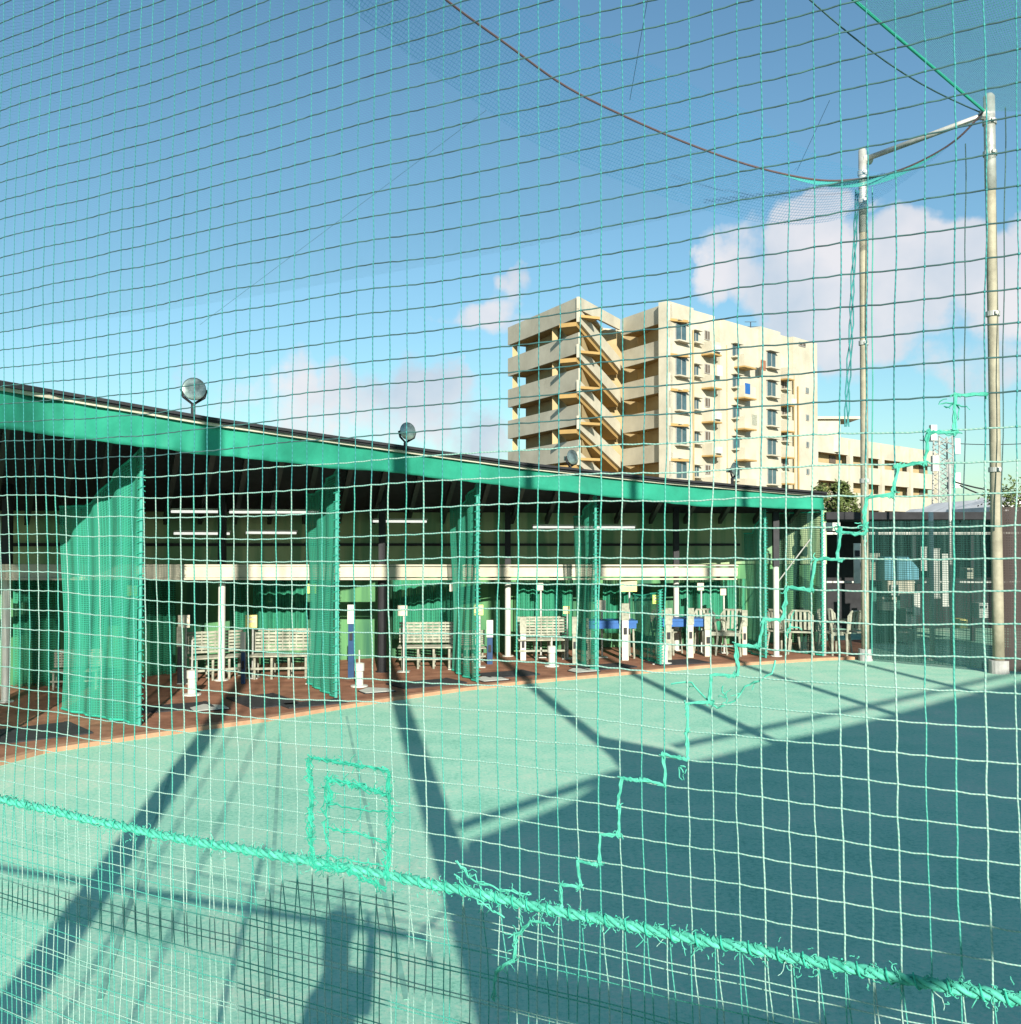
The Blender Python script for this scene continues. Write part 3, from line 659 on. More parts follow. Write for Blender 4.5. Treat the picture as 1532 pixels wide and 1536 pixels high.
# ------------------------------------------------------------------ apartments
TOPZ=20.5
def fp(x,y): Y=F*TOPZ/(805-y); p=W(x,y,Y); return Vector((p.x,p.y,0))
AL=fp(764,489); C1=fp(868,443); BB=fp(930,476); C2=fp(1003,450); D1=fp(1078,468); D1b=fp(1082,474); D2=fp(1226,516)
TZ=TOPZ+H
ap=thing('apartment_building',C1,'tall cream apartment block with open galleries and a zigzag stair on its left side','apartment building')
FH=3.06
b=MB(); inset=1.5
def inn(p,q,d):  # move inward (to the +y side)
    t=(q-p).normalized(); nn=Vector((-t.y,t.x,0)); 
    if nn.y<0: nn=-nn
    return nn*d
iA=inn(AL,C1,inset+.3); iC=inn(BB,C2,inset+.2)
nB=inn(C1,BB,1)
core=[AL+iA, C1+iA+nB*1.4, BB+nB*1.9-(BB-C1).normalized()*.5, BB+nB*.3+(BB-C1).normalized()*1.9, BB+iC+Vector((.2,0,0)), C2+iC*.5+inn(C2,D2,.95), D2+inn(C2,D2,.95), D2+Vector((-6,12,0)), AL+Vector((4,12,0))]
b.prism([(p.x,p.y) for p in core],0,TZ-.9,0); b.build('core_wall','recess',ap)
def lerp2(p,q,t): return p+(q-p)*t
# galleries on faces A and C: slab soffit + parapet; parapet on B
def gallery(p,q,zt,ph,name,ext=0.0):
    t=(q-p).normalized(); nn=inn(p,q,1)
    a=p-t*ext; c=q
    b=MB()
    b.extrude([a+Vector((0,0,zt)),c+Vector((0,0,zt)),c+Vector((0,0,zt-ph)),a+Vector((0,0,zt-ph))],nn*.18); b.build(name,'apart',ap)
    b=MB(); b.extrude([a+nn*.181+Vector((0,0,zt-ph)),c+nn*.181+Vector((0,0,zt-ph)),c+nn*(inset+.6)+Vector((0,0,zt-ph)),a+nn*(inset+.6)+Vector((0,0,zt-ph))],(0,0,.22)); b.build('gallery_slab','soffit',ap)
for k in range(8):
    zt=TZ-k*FH; ph=1.75
    if zt<1: break
    gallery(AL,C1,zt,ph,'gallery_parapet',.3); gallery(BB,C2,zt-.1,ph*.9,'gallery_parapet',-.3)
    # stair flights on face B: steep white strings from corner down to the back
    d=(BB-C1); n_=inn(C1,BB,1)
    for (t0,t1,za,zb,hh,m,o_) in [(0.0,1.0,zt-1.0,zt-FH-.7,1.15,'apart',-.06)]:
        a=C1+d*t0+n_*o_; c=C1+d*t1+n_*o_
        b=MB(); b.extrude([a+Vector((0,0,za)),c+Vector((0,0,zb)),c+Vector((0,0,zb-hh)),a+Vector((0,0,za-hh))],n_*.25); b.build('stair_parapet','apart',ap)
        a=C1+d*t0+n_*.2; c=C1+d*t1+n_*.2
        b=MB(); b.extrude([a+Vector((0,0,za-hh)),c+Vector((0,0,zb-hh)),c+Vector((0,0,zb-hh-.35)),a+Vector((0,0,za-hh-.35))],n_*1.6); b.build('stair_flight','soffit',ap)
b=MB(); n_=inn(C1,BB,1); b.extrude([C1-n_*.07+Vector((0,0,TZ)),BB-n_*.07+Vector((0,0,TZ-.1)),BB-n_*.07+Vector((0,0,TZ-1.1)),C1-n_*.07+Vector((0,0,TZ-1.1))],n_*.25); b.build('stair_head_wall','apart',ap)
# pier at end of A, C corner
b=MB(); t=(C2-BB).normalized(); nn=inn(BB,C2,1)
a=C2-t*1.0; b.extrude([a+Vector((0,0,0)),C2,C2+Vector((0,0,TZ)),a+Vector((0,0,TZ))],(D2-C2).normalized()*.6); b.build('corner_pier','apart',ap)
tA=(C1-AL).normalized(); nA=inn(AL,C1,1)
for tt in (.02,.62,): b=MB(); q=AL+(C1-AL)*tt+nA*.5; b.box((q.x,q.y,TZ/2),(.5,.5,TZ-1)); b.build('gallery_column','recess',ap)
# doors/windows in galleries
for k in range(7):
    zt=TZ-k*FH
    for tt in (.18,.55,.8):
        q=AL+(C1-AL)*tt+nA*(inset+.27); b=MB(); b.box((q.x,q.y,zt-2.35),(1.1 if tt<.5 else .8,.12,1.3),math.atan2(tA.y,tA.x)); b.build('gallery_window','glass' if tt<.3 else 'door',ap)
    tC=(C2-BB).normalized(); nC=inn(BB,C2,1)
    for tt in (.25,.72):
        q=BB+(C2-BB)*tt+nC*(inset+.16); b=MB(); b.box((q.x,q.y,zt-2.4),(.9,.12,1.3),math.atan2(tC.y,tC.x)); b.build('gallery_window','door' if tt>.5 else 'glass',ap)
# face D
dD=(D2-C2); LD=dD.length; tD=dD.normalized(); nD=inn(C2,D2,1); aD=math.atan2(tD.y,tD.x)
def onD(xpix):  # t on D line from pixel x (line-ray intersection)
    u=(xpix-CX)/F; den=(dD.x-u*dD.y); return (u*C2.y-C2.x)/den
def facade(x0,x1,ytop_at,proud,name='facade_wall'):
    t0,t1=onD(x0),onD(x1); a=C2+dD*t0; c=C2+dD*t1; zt=W(x0,ytop_at,a.y).z
    b=MB(); b.extrude([a-nD*proud,c-nD*proud,c-nD*proud+Vector((0,0,zt)),a-nD*proud+Vector((0,0,zt))],nD*(proud+1.0)); b.build(name,'apart',ap); return zt
facade(1003.5,1042,451,.0); facade(1042,1080,462,-.45); facade(1080,1138,478,.1); facade(1138,1168,490,.35); facade(1168,1190,499,-.3); facade(1190,1226,505,.15)
def dwin(xp,yp,wp,hp,out=.0,m='glass',fr=True):
    t_=onD(xp); q=C2+dD*t_; Y=q.y; z=W(xp,yp,Y).z; wd=wp/F*Y/ abs(cos(aD)); wd*=.8; hd=hp/F*Y
    qq=q-nD*(out+.03)
    f_=MB(); f_.box((qq.x,qq.y,z),(wd+.16,.10,hd+.16),aD); fo=f_.build('window','frame',ap)
    g=MB(); g2=qq-nD*.045; g.box((g2.x,g2.y,z),(wd,.05,hd),aD); g.build('pane',m,fo)
    g=MB(); g2=qq-nD*.08; g.box((g2.x,g2.y,z),(.07,.05,hd),aD); g.build('mullion','frame',fo)
    if hp>14:
        g=MB(); g2=qq-nD*.25; g.box((g2.x,g2.y,z-hd/2-.1),(wd+.5,.6,.12),aD); g.build('sill','apart',fo); g=MB(); g.box((g2.x,g2.y,z+hd/2+.14),(wd+.4,.5,.08),aD); g.build('hood','apart',fo)
def dbalc(xp,yp,wp,out=0):
    t_=onD(xp); q=C2+dD*t_; Y=q.y; z=W(xp,yp,Y).z; wd=wp/F*Y/abs(cos(aD)); wd*=.8
    qq=q-nD*(out+.55); b=MB(); b.box((qq.x,qq.y,z-.55),(wd,1.1,1.1),aD); b.box((qq.x,qq.y,z-1.17),(wd+.1,1.2,.14),aD,1); b.build('balcony',['apart','soffit'],ap)
for i in range(6):
    y=498+i*52.5-i*i*.25
    dwin(1022,y,22,27,0)
    y2=505+i*50.5; dwin(1050,y2,12,15,-.45); dbalc(1067,y2+9,22,-.45); dwin(1068,y2-3,10,12,-.45,'door')
    y3=527+i*46; dwin(1103,y3,15,17,.1); dbalc(1110,y3+8,28,.1) ; 
    y4=541+i*43.5; dwin(1153,y4,20,22,.35)
    y5=575+i*39; dwin(1181,y5,11,16,-.3,'door'); dbalc(1177,y5-22,16,-.3)
    y6=586+i*40.5; dwin(1210,y6,6,7,.15)
for i,(y,m) in enumerate([(517,'door')]): dwin(1203,y,16,4,.15,m)
for (xp,yp) in [(1067,520),(1067,621),(1112,541),(1112,633),(1112,679),(1181,600),(1068,672)]:
    q=C2+dD*onD(xp)-nD*.75; z=W(xp,yp,q.y).z; b=MB(); b.box((q.x,q.y,z-.2),(.8,.35,.6),aD); b.build('air_conditioner','white',ap)
for (xp,yp,m_) in [(1130,548,'clay'),(1106,583,'blue'),(1064,556,'white'),(1116,630,'oldwhite')]:
    q=C2+dD*onD(xp)-nD*1.2; z=W(xp,yp,q.y).z; b=MB(); b.box((q.x,q.y,z),(.9,.05,1.0),aD); b.build('laundry',m_,ap)
for xp in (1040,1090,1139,1189):
    q=C2+dD*onD(xp)-nD*(.28 if xp>1100 else .1); b=MB(); b.tube([(q.x,q.y,1),(q.x,q.y,TZ-1.5-(xp-1000)*.012)],.07,6); b.build('drain_pipe','recess',ap)
# drain pipe, roof parapet cap and roof tank
b=MB(); q=C2+dD*onD(1195)-nD*.28; b.tube([(q.x,q.y,1),(q.x,q.y,TZ-5)],.08,6); b.build('drain_pipe','soffit',ap)
b=MB(); q=C2+dD*onD(1168)+nD*3; zt=W(1168,490,q.y).z
b.tube([(q.x,q.y,zt-3),(q.x,q.y,W(1168,483,q.y).z)],.05,6); b.bar((q.x-.9,q.y,zt),(q.x+.9,q.y,zt),.05,.05); b.bar((q.x-.6,q.y,zt+.5),(q.x+.6,q.y,zt+.5),.05,.05); b.build('aerial','black',ap)
cen=sum(core,Vector((0,0,0)))/len(core); slabroof=MB(); slabroof.prism([(p.x*.9+.1*cen.x,p.y*.9+.1*cen.y) for p in core],TZ-.9,TZ-.7); slabroof.build('roof_slab','apart',ap)

# second apartment block
Y2=120
a2=W(1222,655,Y2); c2=W(1404,668,Y2+26); bl=thing('apartment_building',(a2.x,a2.y,0),'lower cream apartment block with long gallery bands behind the left tall pole','apartment building')
dd=Vector((c2.x-a2.x,c2.y-a2.y,0)); nn=Vector((-dd.y,dd.x,0)).normalized()
zt=a2.z; P0=Vector((a2.x,a2.y,0)); P1=Vector((c2.x,c2.y,0))
b=MB(); b.extrude([P0+nn*1.2,P1+nn*1.2,P1+nn*1.2+Vector((0,0,zt)),P0+nn*1.2+Vector((0,0,zt))],nn*9); b.build('wall','recess',bl)
for k in range(5):
    z1=zt+.4-k*3.35
    b=MB(); b.extrude([P0+Vector((0,0,z1)),P1+Vector((0,0,z1)),P1+Vector((0,0,z1-2.1)),P0+Vector((0,0,z1-2.1))],nn*.2); b.build('gallery_parapet','apart',bl)
    b=MB(); b.extrude([P0+nn*.21+Vector((0,0,z1-2.1)),P1+nn*.21+Vector((0,0,z1-2.1)),P1+nn*1.3+Vector((0,0,z1-2.1)),P0+nn*1.3+Vector((0,0,z1-2.1))],(0,0,.2)); b.build('gallery_slab','soffit',bl)
    for j in range(8):
        q=P0+dd*((j+.5)/8)+nn*1.15; b=MB(); b.box((q.x,q.y,z1-2.65),(1.6,.12,.9),math.atan2(dd.y,dd.x)); b.build('gallery_window','door',bl)
for j in range(5):
    q=P0+dd*(j/4)-nn*.02; b=MB(); b.box((q.x,q.y,zt/2),(.8,.5,zt+.3),math.atan2(dd.y,dd.x)); b.build('pier','apart',bl)
b=MB(); q=W(1232,640,Y2+3); b.box((q.x,q.y+3,q.z-1.0),(5,5,4)); b.box((q.x+1,q.y+3,q.z+1.1),(7.5,6,.3)); b.build('roof_house','apart',bl)

# low white roofed houses at the right
for (xa,xb,yt,Y,lab) in [(1432,1494,752,42,'low house with a white sloping roof between the tall poles'),(1500,1600,742,38,'low white roofed house right of the right tall pole'),(1395,1440,762,48,'small white hut roof beside the slim white post')]:
    a=W(xa,yt,Y); c=W(xb,yt,Y); cx=(a.x+c.x)/2; wd=c.x-a.x
    t=thing('low_house',(cx,Y,0),lab,'house','low houses beyond the shed')
    b=MB(); b.box((cx,Y+2,(a.z-.6)/2),(wd*.96,4,a.z-.6)); b.build('wall','cream',t)
    b=MB(); b.extrude([(a.x-.2,Y-.2,a.z-.62),(c.x+.2,Y-.2,a.z-.62),(c.x+.2,Y-.2,a.z-.45),(cx,Y-.2,a.z+.05),(a.x-.2,Y-.2,a.z-.45)],(0,4.4,0)); b.build('roof','shedroof',t)
    b=MB(); b.box((cx,Y-.02,a.z-1.2),(wd*.3,.06,.6)); b.build('window','glass',t)
# lattice mast
Yt=60; p0=W(1416,770,Yt); zt=W(1416,655,Yt).z; t=thing('lattice_mast',(p0.x,Yt,0),'lattice steel mast behind the slim white posts','mast')
b=MB(); wv=.55
for sx in (-1,1):
    for sy in (-1,1): b.tube([(p0.x+sx*wv,Yt+sy*wv,0),(p0.x+sx*wv*.7,Yt+sy*wv*.7,zt)],.05,5)
n=14
for k in range(n):
    z0=zt*k/n; z1=zt*(k+1)/n
    for sy in (-1,1): b.tube([(p0.x-wv*.8,Yt+sy*wv*.8,z0),(p0.x+wv*.8,Yt+sy*wv*.8,z1)],.03,4); b.tube([(p0.x+wv*.8,Yt+sy*wv*.8,z0),(p0.x-wv*.8,Yt+sy*wv*.8,z1)],.03,4)
b.build('frame','galv',t)
for (dz,dx) in ((.2,-.7),(-.6,.65),(-1.6,-.62),(-2.6,.65)): b=MB(); b.box((p0.x+dx,Yt-.3,zt+dz),(.35,.3,.9)); b.build('antenna','white',t)
# overhead wires
for i,(pa,pb) in enumerate([((1430,722,40),(1700,690,40)),((1440,728,40),(1700,735,40)),((1380,660,80),(1700,640,80))]):
    a=W(*pa);c=W(*pb); pts=[a.lerp(c,k/16)-Vector((0,0,.8*4*(k/16)*(1-k/16))) for k in range(17)]
    b=MB(); b.tube(pts,.03,4); o=b.build('power_line','black',loc=a); tag(o,['black power line crossing right of the lattice mast, the upper near one','black power line crossing right of the lattice mast, the lower near one','far power line above the low houses'][i],'power line','power lines')

# bush behind the corner of the shelter
def foliage(c,rx,rz,n,lf,seed):
    rnd=random.Random(seed); b=MB()
    cl_=[(Vector((rnd.gauss(0,.5)*rx,rnd.gauss(0,.5)*rx,rnd.uniform(-.9,.9)*rz))) for _ in range(14)]
    for i in range(n):
        q=rnd.choice(cl_); p=c+q+Vector((rnd.gauss(0,1),rnd.gauss(0,1),rnd.gauss(0,1)))*rx*.17
        a=Vector((rnd.gauss(0,1),rnd.gauss(0,1),rnd.gauss(0,.6))).normalized()*lf; d=a.cross(Vector((rnd.gauss(0,1),rnd.gauss(0,1),rnd.gauss(0,1)))).normalized()*lf*.4
        b.add([p-a,p+d,p+a,p-d],[(0,1,2,3)],0)
    return b
for (x,y,Y,rx,rz,lab,sd) in [(1256,752,30,.55,.5,'dark green bushy tree at the right end of the green fascia',3),(1540,770,30,1.2,1.1,'dark tree behind the right tall pole',5)]:
    c=W(x,y,Y); t=thing('tree',(c.x,c.y,0),lab,'tree')
    foliage(c,rx,rz,2600,.07,sd).build('crown','leaf',t)
    b=MB(); b.tube([(c.x,c.y,0),(c.x+.05,c.y,c.z*.6),(c.x,c.y,c.z)],.09,8,0,.04)
    for k in range(5): b.tube([(c.x,c.y,c.z-.4),(c.x+rx*.7*cos(k*1.3),c.y+rx*.7*sin(k*1.3),c.z+rz*.5)],.03,5,0,.012)
    b.build('trunk','bark',t)

# ------------------------------------------------------------------ overhead nets and edge rope
RP=[(1475,168,17.15),(1440,205,17.4),(1400,232,17.7),(1350,255,18),(1300,267,18.2),(1230,270,18),(1140,252,17.6),(1050,222,17.1),(950,180,16.3),(850,130,15.4),(760,66,14.5),(670,0,13.5),(560,-95,12.2),(400,-260,10.4),(200,-520,8.0)]
rope_pts=[W(*p) for p in RP]
def smooth_pts(P,k=6):
    out=[]
    for i in range(len(P)-1):
        p0=P[max(i-1,0)];p1=P[i];p2=P[i+1];p3=P[min(i+2,len(P)-1)]
        for j in range(k):
            t=j/k; out.append(.5*((2*p1)+(p2-p0)*t+(2*p0-5*p1+4*p2-p3)*t*t+(3*p1-p0-3*p2+p3)*t*t*t))
    return out+[P[-1]]
SR=smooth_pts(rope_pts)
ov=thing('overhead_net',W(1475,168,17.15),'sagging overhead net with a brown edge rope falling from the right tall pole','net')
b=MB(); b.tube(SR,.017,6); b.build('edge_rope',mat('brown_rope',(.09,.06,.06),.8),ov)
def bandsheet(offs,name,m,k0=0,k1=None,nv=6,sag=.0):
    P=SR[k0:k1]; n=len(P)-1
    ln=[0]
    for a,c in zip(P,P[1:]): ln.append(ln[-1]+(c-a).length)
    bb=MB(); bb.uv=[]
    for j in range(nv+1):
        for i in range(n+1):
            v=j/nv; q=P[i]; o_=offs(i/n); bb.v.append(tuple(q+o_*v-Vector((0,0,sag*v*(1-v))))); bb.uv.append((ln[i],v*o_.length))
    for j in range(nv):
        for i in range(n):
            a=j*(n+1)+i; bb.f.append((a,a+1,a+n+2,a+n+1)); bb.m.append(0)
    return bb.build(name,m,ov,smooth=True)
bandsheet(lambda t: Vector((-.5,.2,-.45-.35*sin(pi*t)))*min(1,t*4+.1),'net_band','ropenet',4)
bandsheet(lambda t: Vector((.55,-.1,.5+.25*sin(pi*t)))*min(1,t*3+.02),'net_band','ropenet',20)
bandsheet(lambda t: Vector((-.1,.0,-.16))*max(.05,sin(pi*t)),'gathered_net','gathernet',8,36,4)
# wide ceiling net over field and shelter
def ceil(u,v):
    i=min(len(SR)-1,int(24+u*(len(SR)-25))); p=SR[i]; q=Vector((-24+4*u,30-24*u,7.6))
    r=p.lerp(q,v); r.z-=1.0*sin(pi*v)*sin(pi*min(1,u+.2)); return r
grid_sheet(ceil,len(SR)-25,24,16,26).build('ceiling_net','skynet',ov,smooth=True)
# net at top right, from right pole overhead
def trn(u,v):
    a=W(1476,166,17.1).lerp(W(1230,-44,13.2),u); c=W(1700,170,17.5).lerp(W(1720,-300,11),u); r=a.lerp(c,v); r.z-=.5*sin(pi*v)*sin(pi*u); return r
o=thing('overhead_net',W(1476,166,17.1),'teal overhead net filling the top right corner above the right tall pole','net')
grid_sheet(trn,20,14,6,5).build('net_panel','tealnet',o,smooth=True)
b=MB(); b.tube([trn(k/12,0) for k in range(13)],.025,6); b.build('edge_rope','knot',o)
b=MB(); b.tube([W(1470,168,17.1).lerp(W(1150,-60,13.2),k/12)-Vector((0,0,.25*sin(pi*k/12))) for k in range(13)],.012,5); b.build('stay_wire','cord_dark',o)
# hanging cords near the poles
hc=[((1286,285,18.6),(1270,640,18.6),.026,'bunched teal net hanging just left of the left tall pole','cord_sky'),((1309,280,18.7),(1309,980,18.7),.012,'thin cord hanging just right of the left tall pole','cord_teal'),((1449,215,17.6),(1447,780,17.6),.01,'thin dark cord hanging left of the right tall pole','cord_dark'),
    ((1509,160,17.0),(1503,790,17.0),.01,'thin dark cord hanging right of the right tall pole','cord_dark')]
for (pa,pb,r_,lab,m) in hc:
    a=W(*pa);c=W(*pb); b=MB()
    for q in range(3 if r_>.02 else 1): b.tube([a.lerp(c,k/14)+Vector((.04*sin(k*1.3+q*2),.03*cos(k+q),0))*(1 if r_>.02 else .3) for k in range(15)],r_*(.5 if r_>.02 else 1),5)
    o=b.build('hanging_cord',m,loc=c); tag(o,lab,'cord','cords hanging by the tall poles')
# thin guy wires across the sky
for (pa,pb,lab) in [((300,487,20),(730,165,16),'thin wire rising across the left sky'),((1195,258,18),(1245,150,16),'short thin wire above the sagging rope'),((945,150,15),(975,-20,13),'faint wire in the upper middle sky')]:
    a=W(*pa);c=W(*pb); b=MB(); b.tube([a,c],.0035,4); o=b.build('guy_wire','cord_dark',loc=a); tag(o,lab,'wire','thin guy wires')

# ------------------------------------------------------------------ foreground net
NA,NB=1.09,-.58
def onnet(x,y,dn=0.0):
    u=(x-CX)/F; v=(CY-y)/F
    d=Vector((u, cos(TH)-v*sin(TH), sin(TH)+v*cos(TH))); k=NA/(d.y-NB*d.x); return Vector((0,0,H))+d*k+Vector((NB,-1,0)).normalized()*(-dn)*-1
tn=Vector((1,NB,0)).normalized(); nn_=Vector((NB,-1,0)).normalized()   # along net, towards camera
dX=.0206; MS=.028; ZR=onnet(0,1195).z
def ropez(X): return ZR+.005*sin(X*3+.5)-.002*sin(X*10)+.002*mnoise.noise(Vector((X*16,1,1)))
fn_=thing('foreground_net',(0,NA,0),'pale green square mesh net hanging across the whole view close to the camera','net')
rnd=random.Random(11)
colx=lambda i: -2.03+dX*i
NC=int(2.77/dX)
jit={}
def node(i,j):
    key=(i,j)
    if key in jit: return jit[key]
    X=colx(i); z0=ropez(X)
    s_=mnoise.noise(Vector((X*2.3,j*.09,3)))*.0105+mnoise.noise(Vector((X*9,j*.4,9)))*.0022
    lx=mnoise.noise(Vector((X*2.6,j*.05,31)))*.006+mnoise.noise(Vector((i*.45,j*.18,5)))*.0016+rnd.uniform(-.0006,.0006)
    dn=.02*mnoise.noise(Vector((X*1.1,j*.05,70)))*min(1,abs(j)*.2)
    z=z0+MS*j+s_*min(1,abs(j)*.25)
    p=Vector((X,NA+NB*X,z))+tn*lx*min(1,abs(j)*.4)+nn_*dn
    jit[key]=p; return p
up=MB(); lo=MB()
JT=62
for i in range(NC+1):
    r_=.00072 if rnd.random()<.6 else .0009; pal=rnd.random()<.5
    pts=[node(i,j) for j in range(0,JT+1)]
    # vertical cords: a doubled, lightly zigzag twist
    q=[]
    for a,c in zip(pts,pts[1:]):
        q.append(a); q.append(a.lerp(c,.5)+tn*rnd.uniform(-.0005,.0005))
    q.append(pts[-1]); jx=16*2
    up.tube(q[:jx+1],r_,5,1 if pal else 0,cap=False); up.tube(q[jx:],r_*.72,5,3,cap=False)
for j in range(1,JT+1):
    dark=j>=18  # upper rows take a darker cord colour, imitating weaker light on them
    pts=[]
    for i in range(NC+1):
        p=node(i,j); pts.append(p)
        if i<NC: pts.append(p.lerp(node(i+1,j),.5)-Vector((0,0,.0003+rnd.uniform(0,.0006))))
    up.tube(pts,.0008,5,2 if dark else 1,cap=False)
# knots at crossings
for i in range(NC+1):
    for j in range(1,JT):
        p=node(i,j); r_=.0018
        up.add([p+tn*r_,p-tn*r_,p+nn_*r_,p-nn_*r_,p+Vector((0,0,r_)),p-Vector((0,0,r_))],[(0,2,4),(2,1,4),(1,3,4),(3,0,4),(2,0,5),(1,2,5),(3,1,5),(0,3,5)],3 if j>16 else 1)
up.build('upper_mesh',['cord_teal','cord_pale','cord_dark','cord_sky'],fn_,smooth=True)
for layer in range(2):
    LB=MB(); r2=random.Random(50+layer); z_off=-.008*layer; sh=.0045*layer
    nodes={}
    NJ=int(1.3/MS)
    for i in range(NC+1):
        for j in range(0,NJ):
            X=colx(i)+sh*min(1,j*.5)+mnoise.noise(Vector((colx(i)*4,j*.15,layer*9+2)))*.006*min(1,j*.3)+.0012*mnoise.noise(Vector((i*.9,j*.4,layer*5)))
            z=ropez(X)-MS*j+z_off*min(1,j)+mnoise.noise(Vector((X*2.6,j*.12,layer*4)))*.008*min(1,j*.4)
            nodes[i,j]=Vector((X,NA+NB*X,z))+nn_*(-.005*layer*min(1,j*.3)+.006*mnoise.noise(Vector((X*2.6,j*.2,layer*7))))
    for i in range(NC+1):
        if layer==1 and i%2 and colx(i)>-.1: pass
        LB.tube([nodes[i,j] for j in range(NJ)],.0007,5,1 if r2.random()<.5 else 0,cap=False)
    for j in range(1,NJ):
        LB.tube([nodes[i,j] for i in range(NC+1)],.0007,5,1 if r2.random()<.6 else 0,cap=False)
    LB.build('lower_mesh',['cord_teal','cord_pale'],fn_,smooth=True)
# seam rope: three twisted strands with lashings and frayed tails
b=MB(); X0,X1=-2.03,.73; n=900
for k in range(3):
    pts=[]
    for i in range(n+1):
        X=X0+(X1-X0)*i/n; q=i/n*2.77/.036*2*pi+k*2*pi/3
        wob=1+.35*mnoise.noise(Vector((X*14,k*3,1))); r_=.0029*wob;  pts.append(Vector((X,NA+NB*X,ropez(X)))+Vector((0,0,cos(q)*r_))+nn_*(sin(q)*r_))
    b.tube(pts,.0027,6,0)
b.build('seam_rope','rope',fn_,smooth=True)
b=MB(); i=0; X=X0
while X<X1:
    X+=rnd.uniform(.015,.024); c=Vector((X,NA+NB*X,ropez(X)))
    pts=[c+Vector((0,0,cos(q)*.0064))+nn_*(sin(q)*.0064)+tn*(.012*q/6.3-.006) for q in [k*.7 for k in range(10)]]
    b.tube(pts,.0009,5,0)
b.build('lashing','knot',fn_)
b=MB()
def curl(b,p,L_,r_=.0011,mi=0,down=True):
    L_*=.5; r_*=.6; pts=[p]; d=Vector((rnd.gauss(0,1),0,-.6 if down else rnd.gauss(0,1))).normalized(); d=tn*d.x+Vector((0,0,d.z))
    for k in range(7):
        d=(d+tn*rnd.gauss(0,.55)+Vector((0,0,rnd.gauss(-.1 if down else 0,.5)))+nn_*rnd.gauss(0,.3)).normalized(); pts.append(pts[-1]+d*L_/7)
    b.tube(pts,r_,4,mi,.0004)
X=X0
while X<X1:
    X+=rnd.uniform(.007,.02); p=Vector((X,NA+NB*X,ropez(X)))
    curl(b,p,rnd.uniform(.02,.055) if X>0 else rnd.uniform(.01,.035),mi=0 if rnd.random()<.6 else 1,down=X>0 or rnd.random()<.5)
for k in range(1700):   # fuzz
    X=rnd.uniform(X0,X1); p=Vector((X,NA+NB*X,ropez(X)))+Vector((0,0,rnd.gauss(0,.0055)))+nn_*.004; curl(b,p,rnd.uniform(.008,.02),.0008,0,False)
b.build('frayed_ends',['rope','cord_pale'],fn_)
# second, thinner run of netting thickening under the rope at right is the lower mesh; rectangular repair patch
def strand_path(b,pix,ns,jit_,r_,fuzz=0,mi=0,steps=14):
    P=[onnet(*p)+nn_*.004 for p in pix]
    for s_ in range(ns):
        pts=[]
        for a,c in zip(P,P[1:]):
            m_=max(2,int((c-a).length/.0056))
            for k in range(m_): pts.append(a.lerp(c,k/m_)+tn*rnd.gauss(0,jit_*.7)+Vector((0,0,rnd.gauss(0,jit_*.7)))+nn_*rnd.uniform(0,.003))
        pts.append(P[-1]); b.tube(pts,r_*.65,4,mi)
    for k in range(fuzz):
        i=rnd.randrange(len(P)-1); p=P[i].lerp(P[i+1],rnd.random()); curl(b,p,rnd.uniform(.01,.035),.0009,mi,False)
b=MB()
strand_path(b,[(468,1134),(500,1140),(540,1147),(586,1154)],3,.0018,.0016,26)
strand_path(b,[(468,1134),(472,1200),(470,1250),(474,1296)],6,.0045,.0012,60)
strand_path(b,[(493,1172),(493,1230),(496,1300)],2,.004,.0013,20)
strand_path(b,[(586,1154),(590,1210),(588,1260),(583,1320)],6,.0035,.0012,60)
strand_path(b,[(494,1168),(540,1178),(586,1190)],5,.003,.0013,45)
strand_path(b,[(494,1205),(540,1211),(586,1216)],1,.0012,.0015,4)
strand_path(b,[(494,1240),(540,1248),(586,1262)],2,.0018,.0013,12)
strand_path(b,[(494,1280),(540,1290),(583,1298)],1,.0015,.0013,8)
strand_path(b,[(474,1296),(520,1304),(583,1330)],4,.004,.0013,40)
strand_path(b,[(494,1168),(500,1190),(496,1205)],4,.004,.0013,20)
o=b.build('repair_patch','knot',fn_)
# staircase mend: follows mesh nodes
def nearest(x,y):
    p=onnet(x,y); i=round((p.x+2.03)/dX); j=round((p.z-ropez(p.x))/MS); return i,j
b=MB()
way=[(1484,575),(1434,592),(1432,640),(1390,660),(1387,705),(1342,712),(1340,750),(1300,768),(1300,800),(1264,802),(1262,848),(1228,860),(1222,900),(1190,905),(1188,945),(1130,985),(1120,1030),(1085,1052),(1050,1085),(1046,1125),(1012,1150),(1010,1165),(985,1170),(950,1190),(948,1232),(922,1238),(920,1272),(893,1280),(893,1312),(862,1318),(860,1350),(832,1352),(828,1385)]
cells=[nearest(*p) for p in way]; path=[]
for a,c in zip(cells,cells[1:]):
    i,j=a
    path.append(node(i,j))
    while i!=c[0]: i+=1 if c[0]>i else -1; path.append(node(i,j))
    while j!=c[1] and j>0: j+=1 if c[1]>j else -1; path.append(node(i,j))
path=[p+(tn*rnd.gauss(0,.0022)+Vector((0,0,rnd.gauss(0,.0022)))) for p in path]
for s_ in range(3):
    pts=[]
    for a,c in zip(path,path[1:]):
        if (c-a).length<.001: continue
        for k in range(5): pts.append(a.lerp(c,k/5)+nn_*.002+tn*rnd.gauss(0,.0008)+Vector((0,0,rnd.gauss(0,.0008))))
    b.tube(pts,.0011,5,0)
for p in path:
    for k in range(2): curl(b,p+nn_*.002,rnd.uniform(.006,.016),.0011,0,False)
for p in (onnet(1432,605),onnet(1300,792),onnet(1186,940),onnet(1090,1045),onnet(1020,1150)):
    for k in range(4): curl(b,p+nn_*.002,rnd.uniform(.02,.045),.0013,0,rnd.random()<.5)
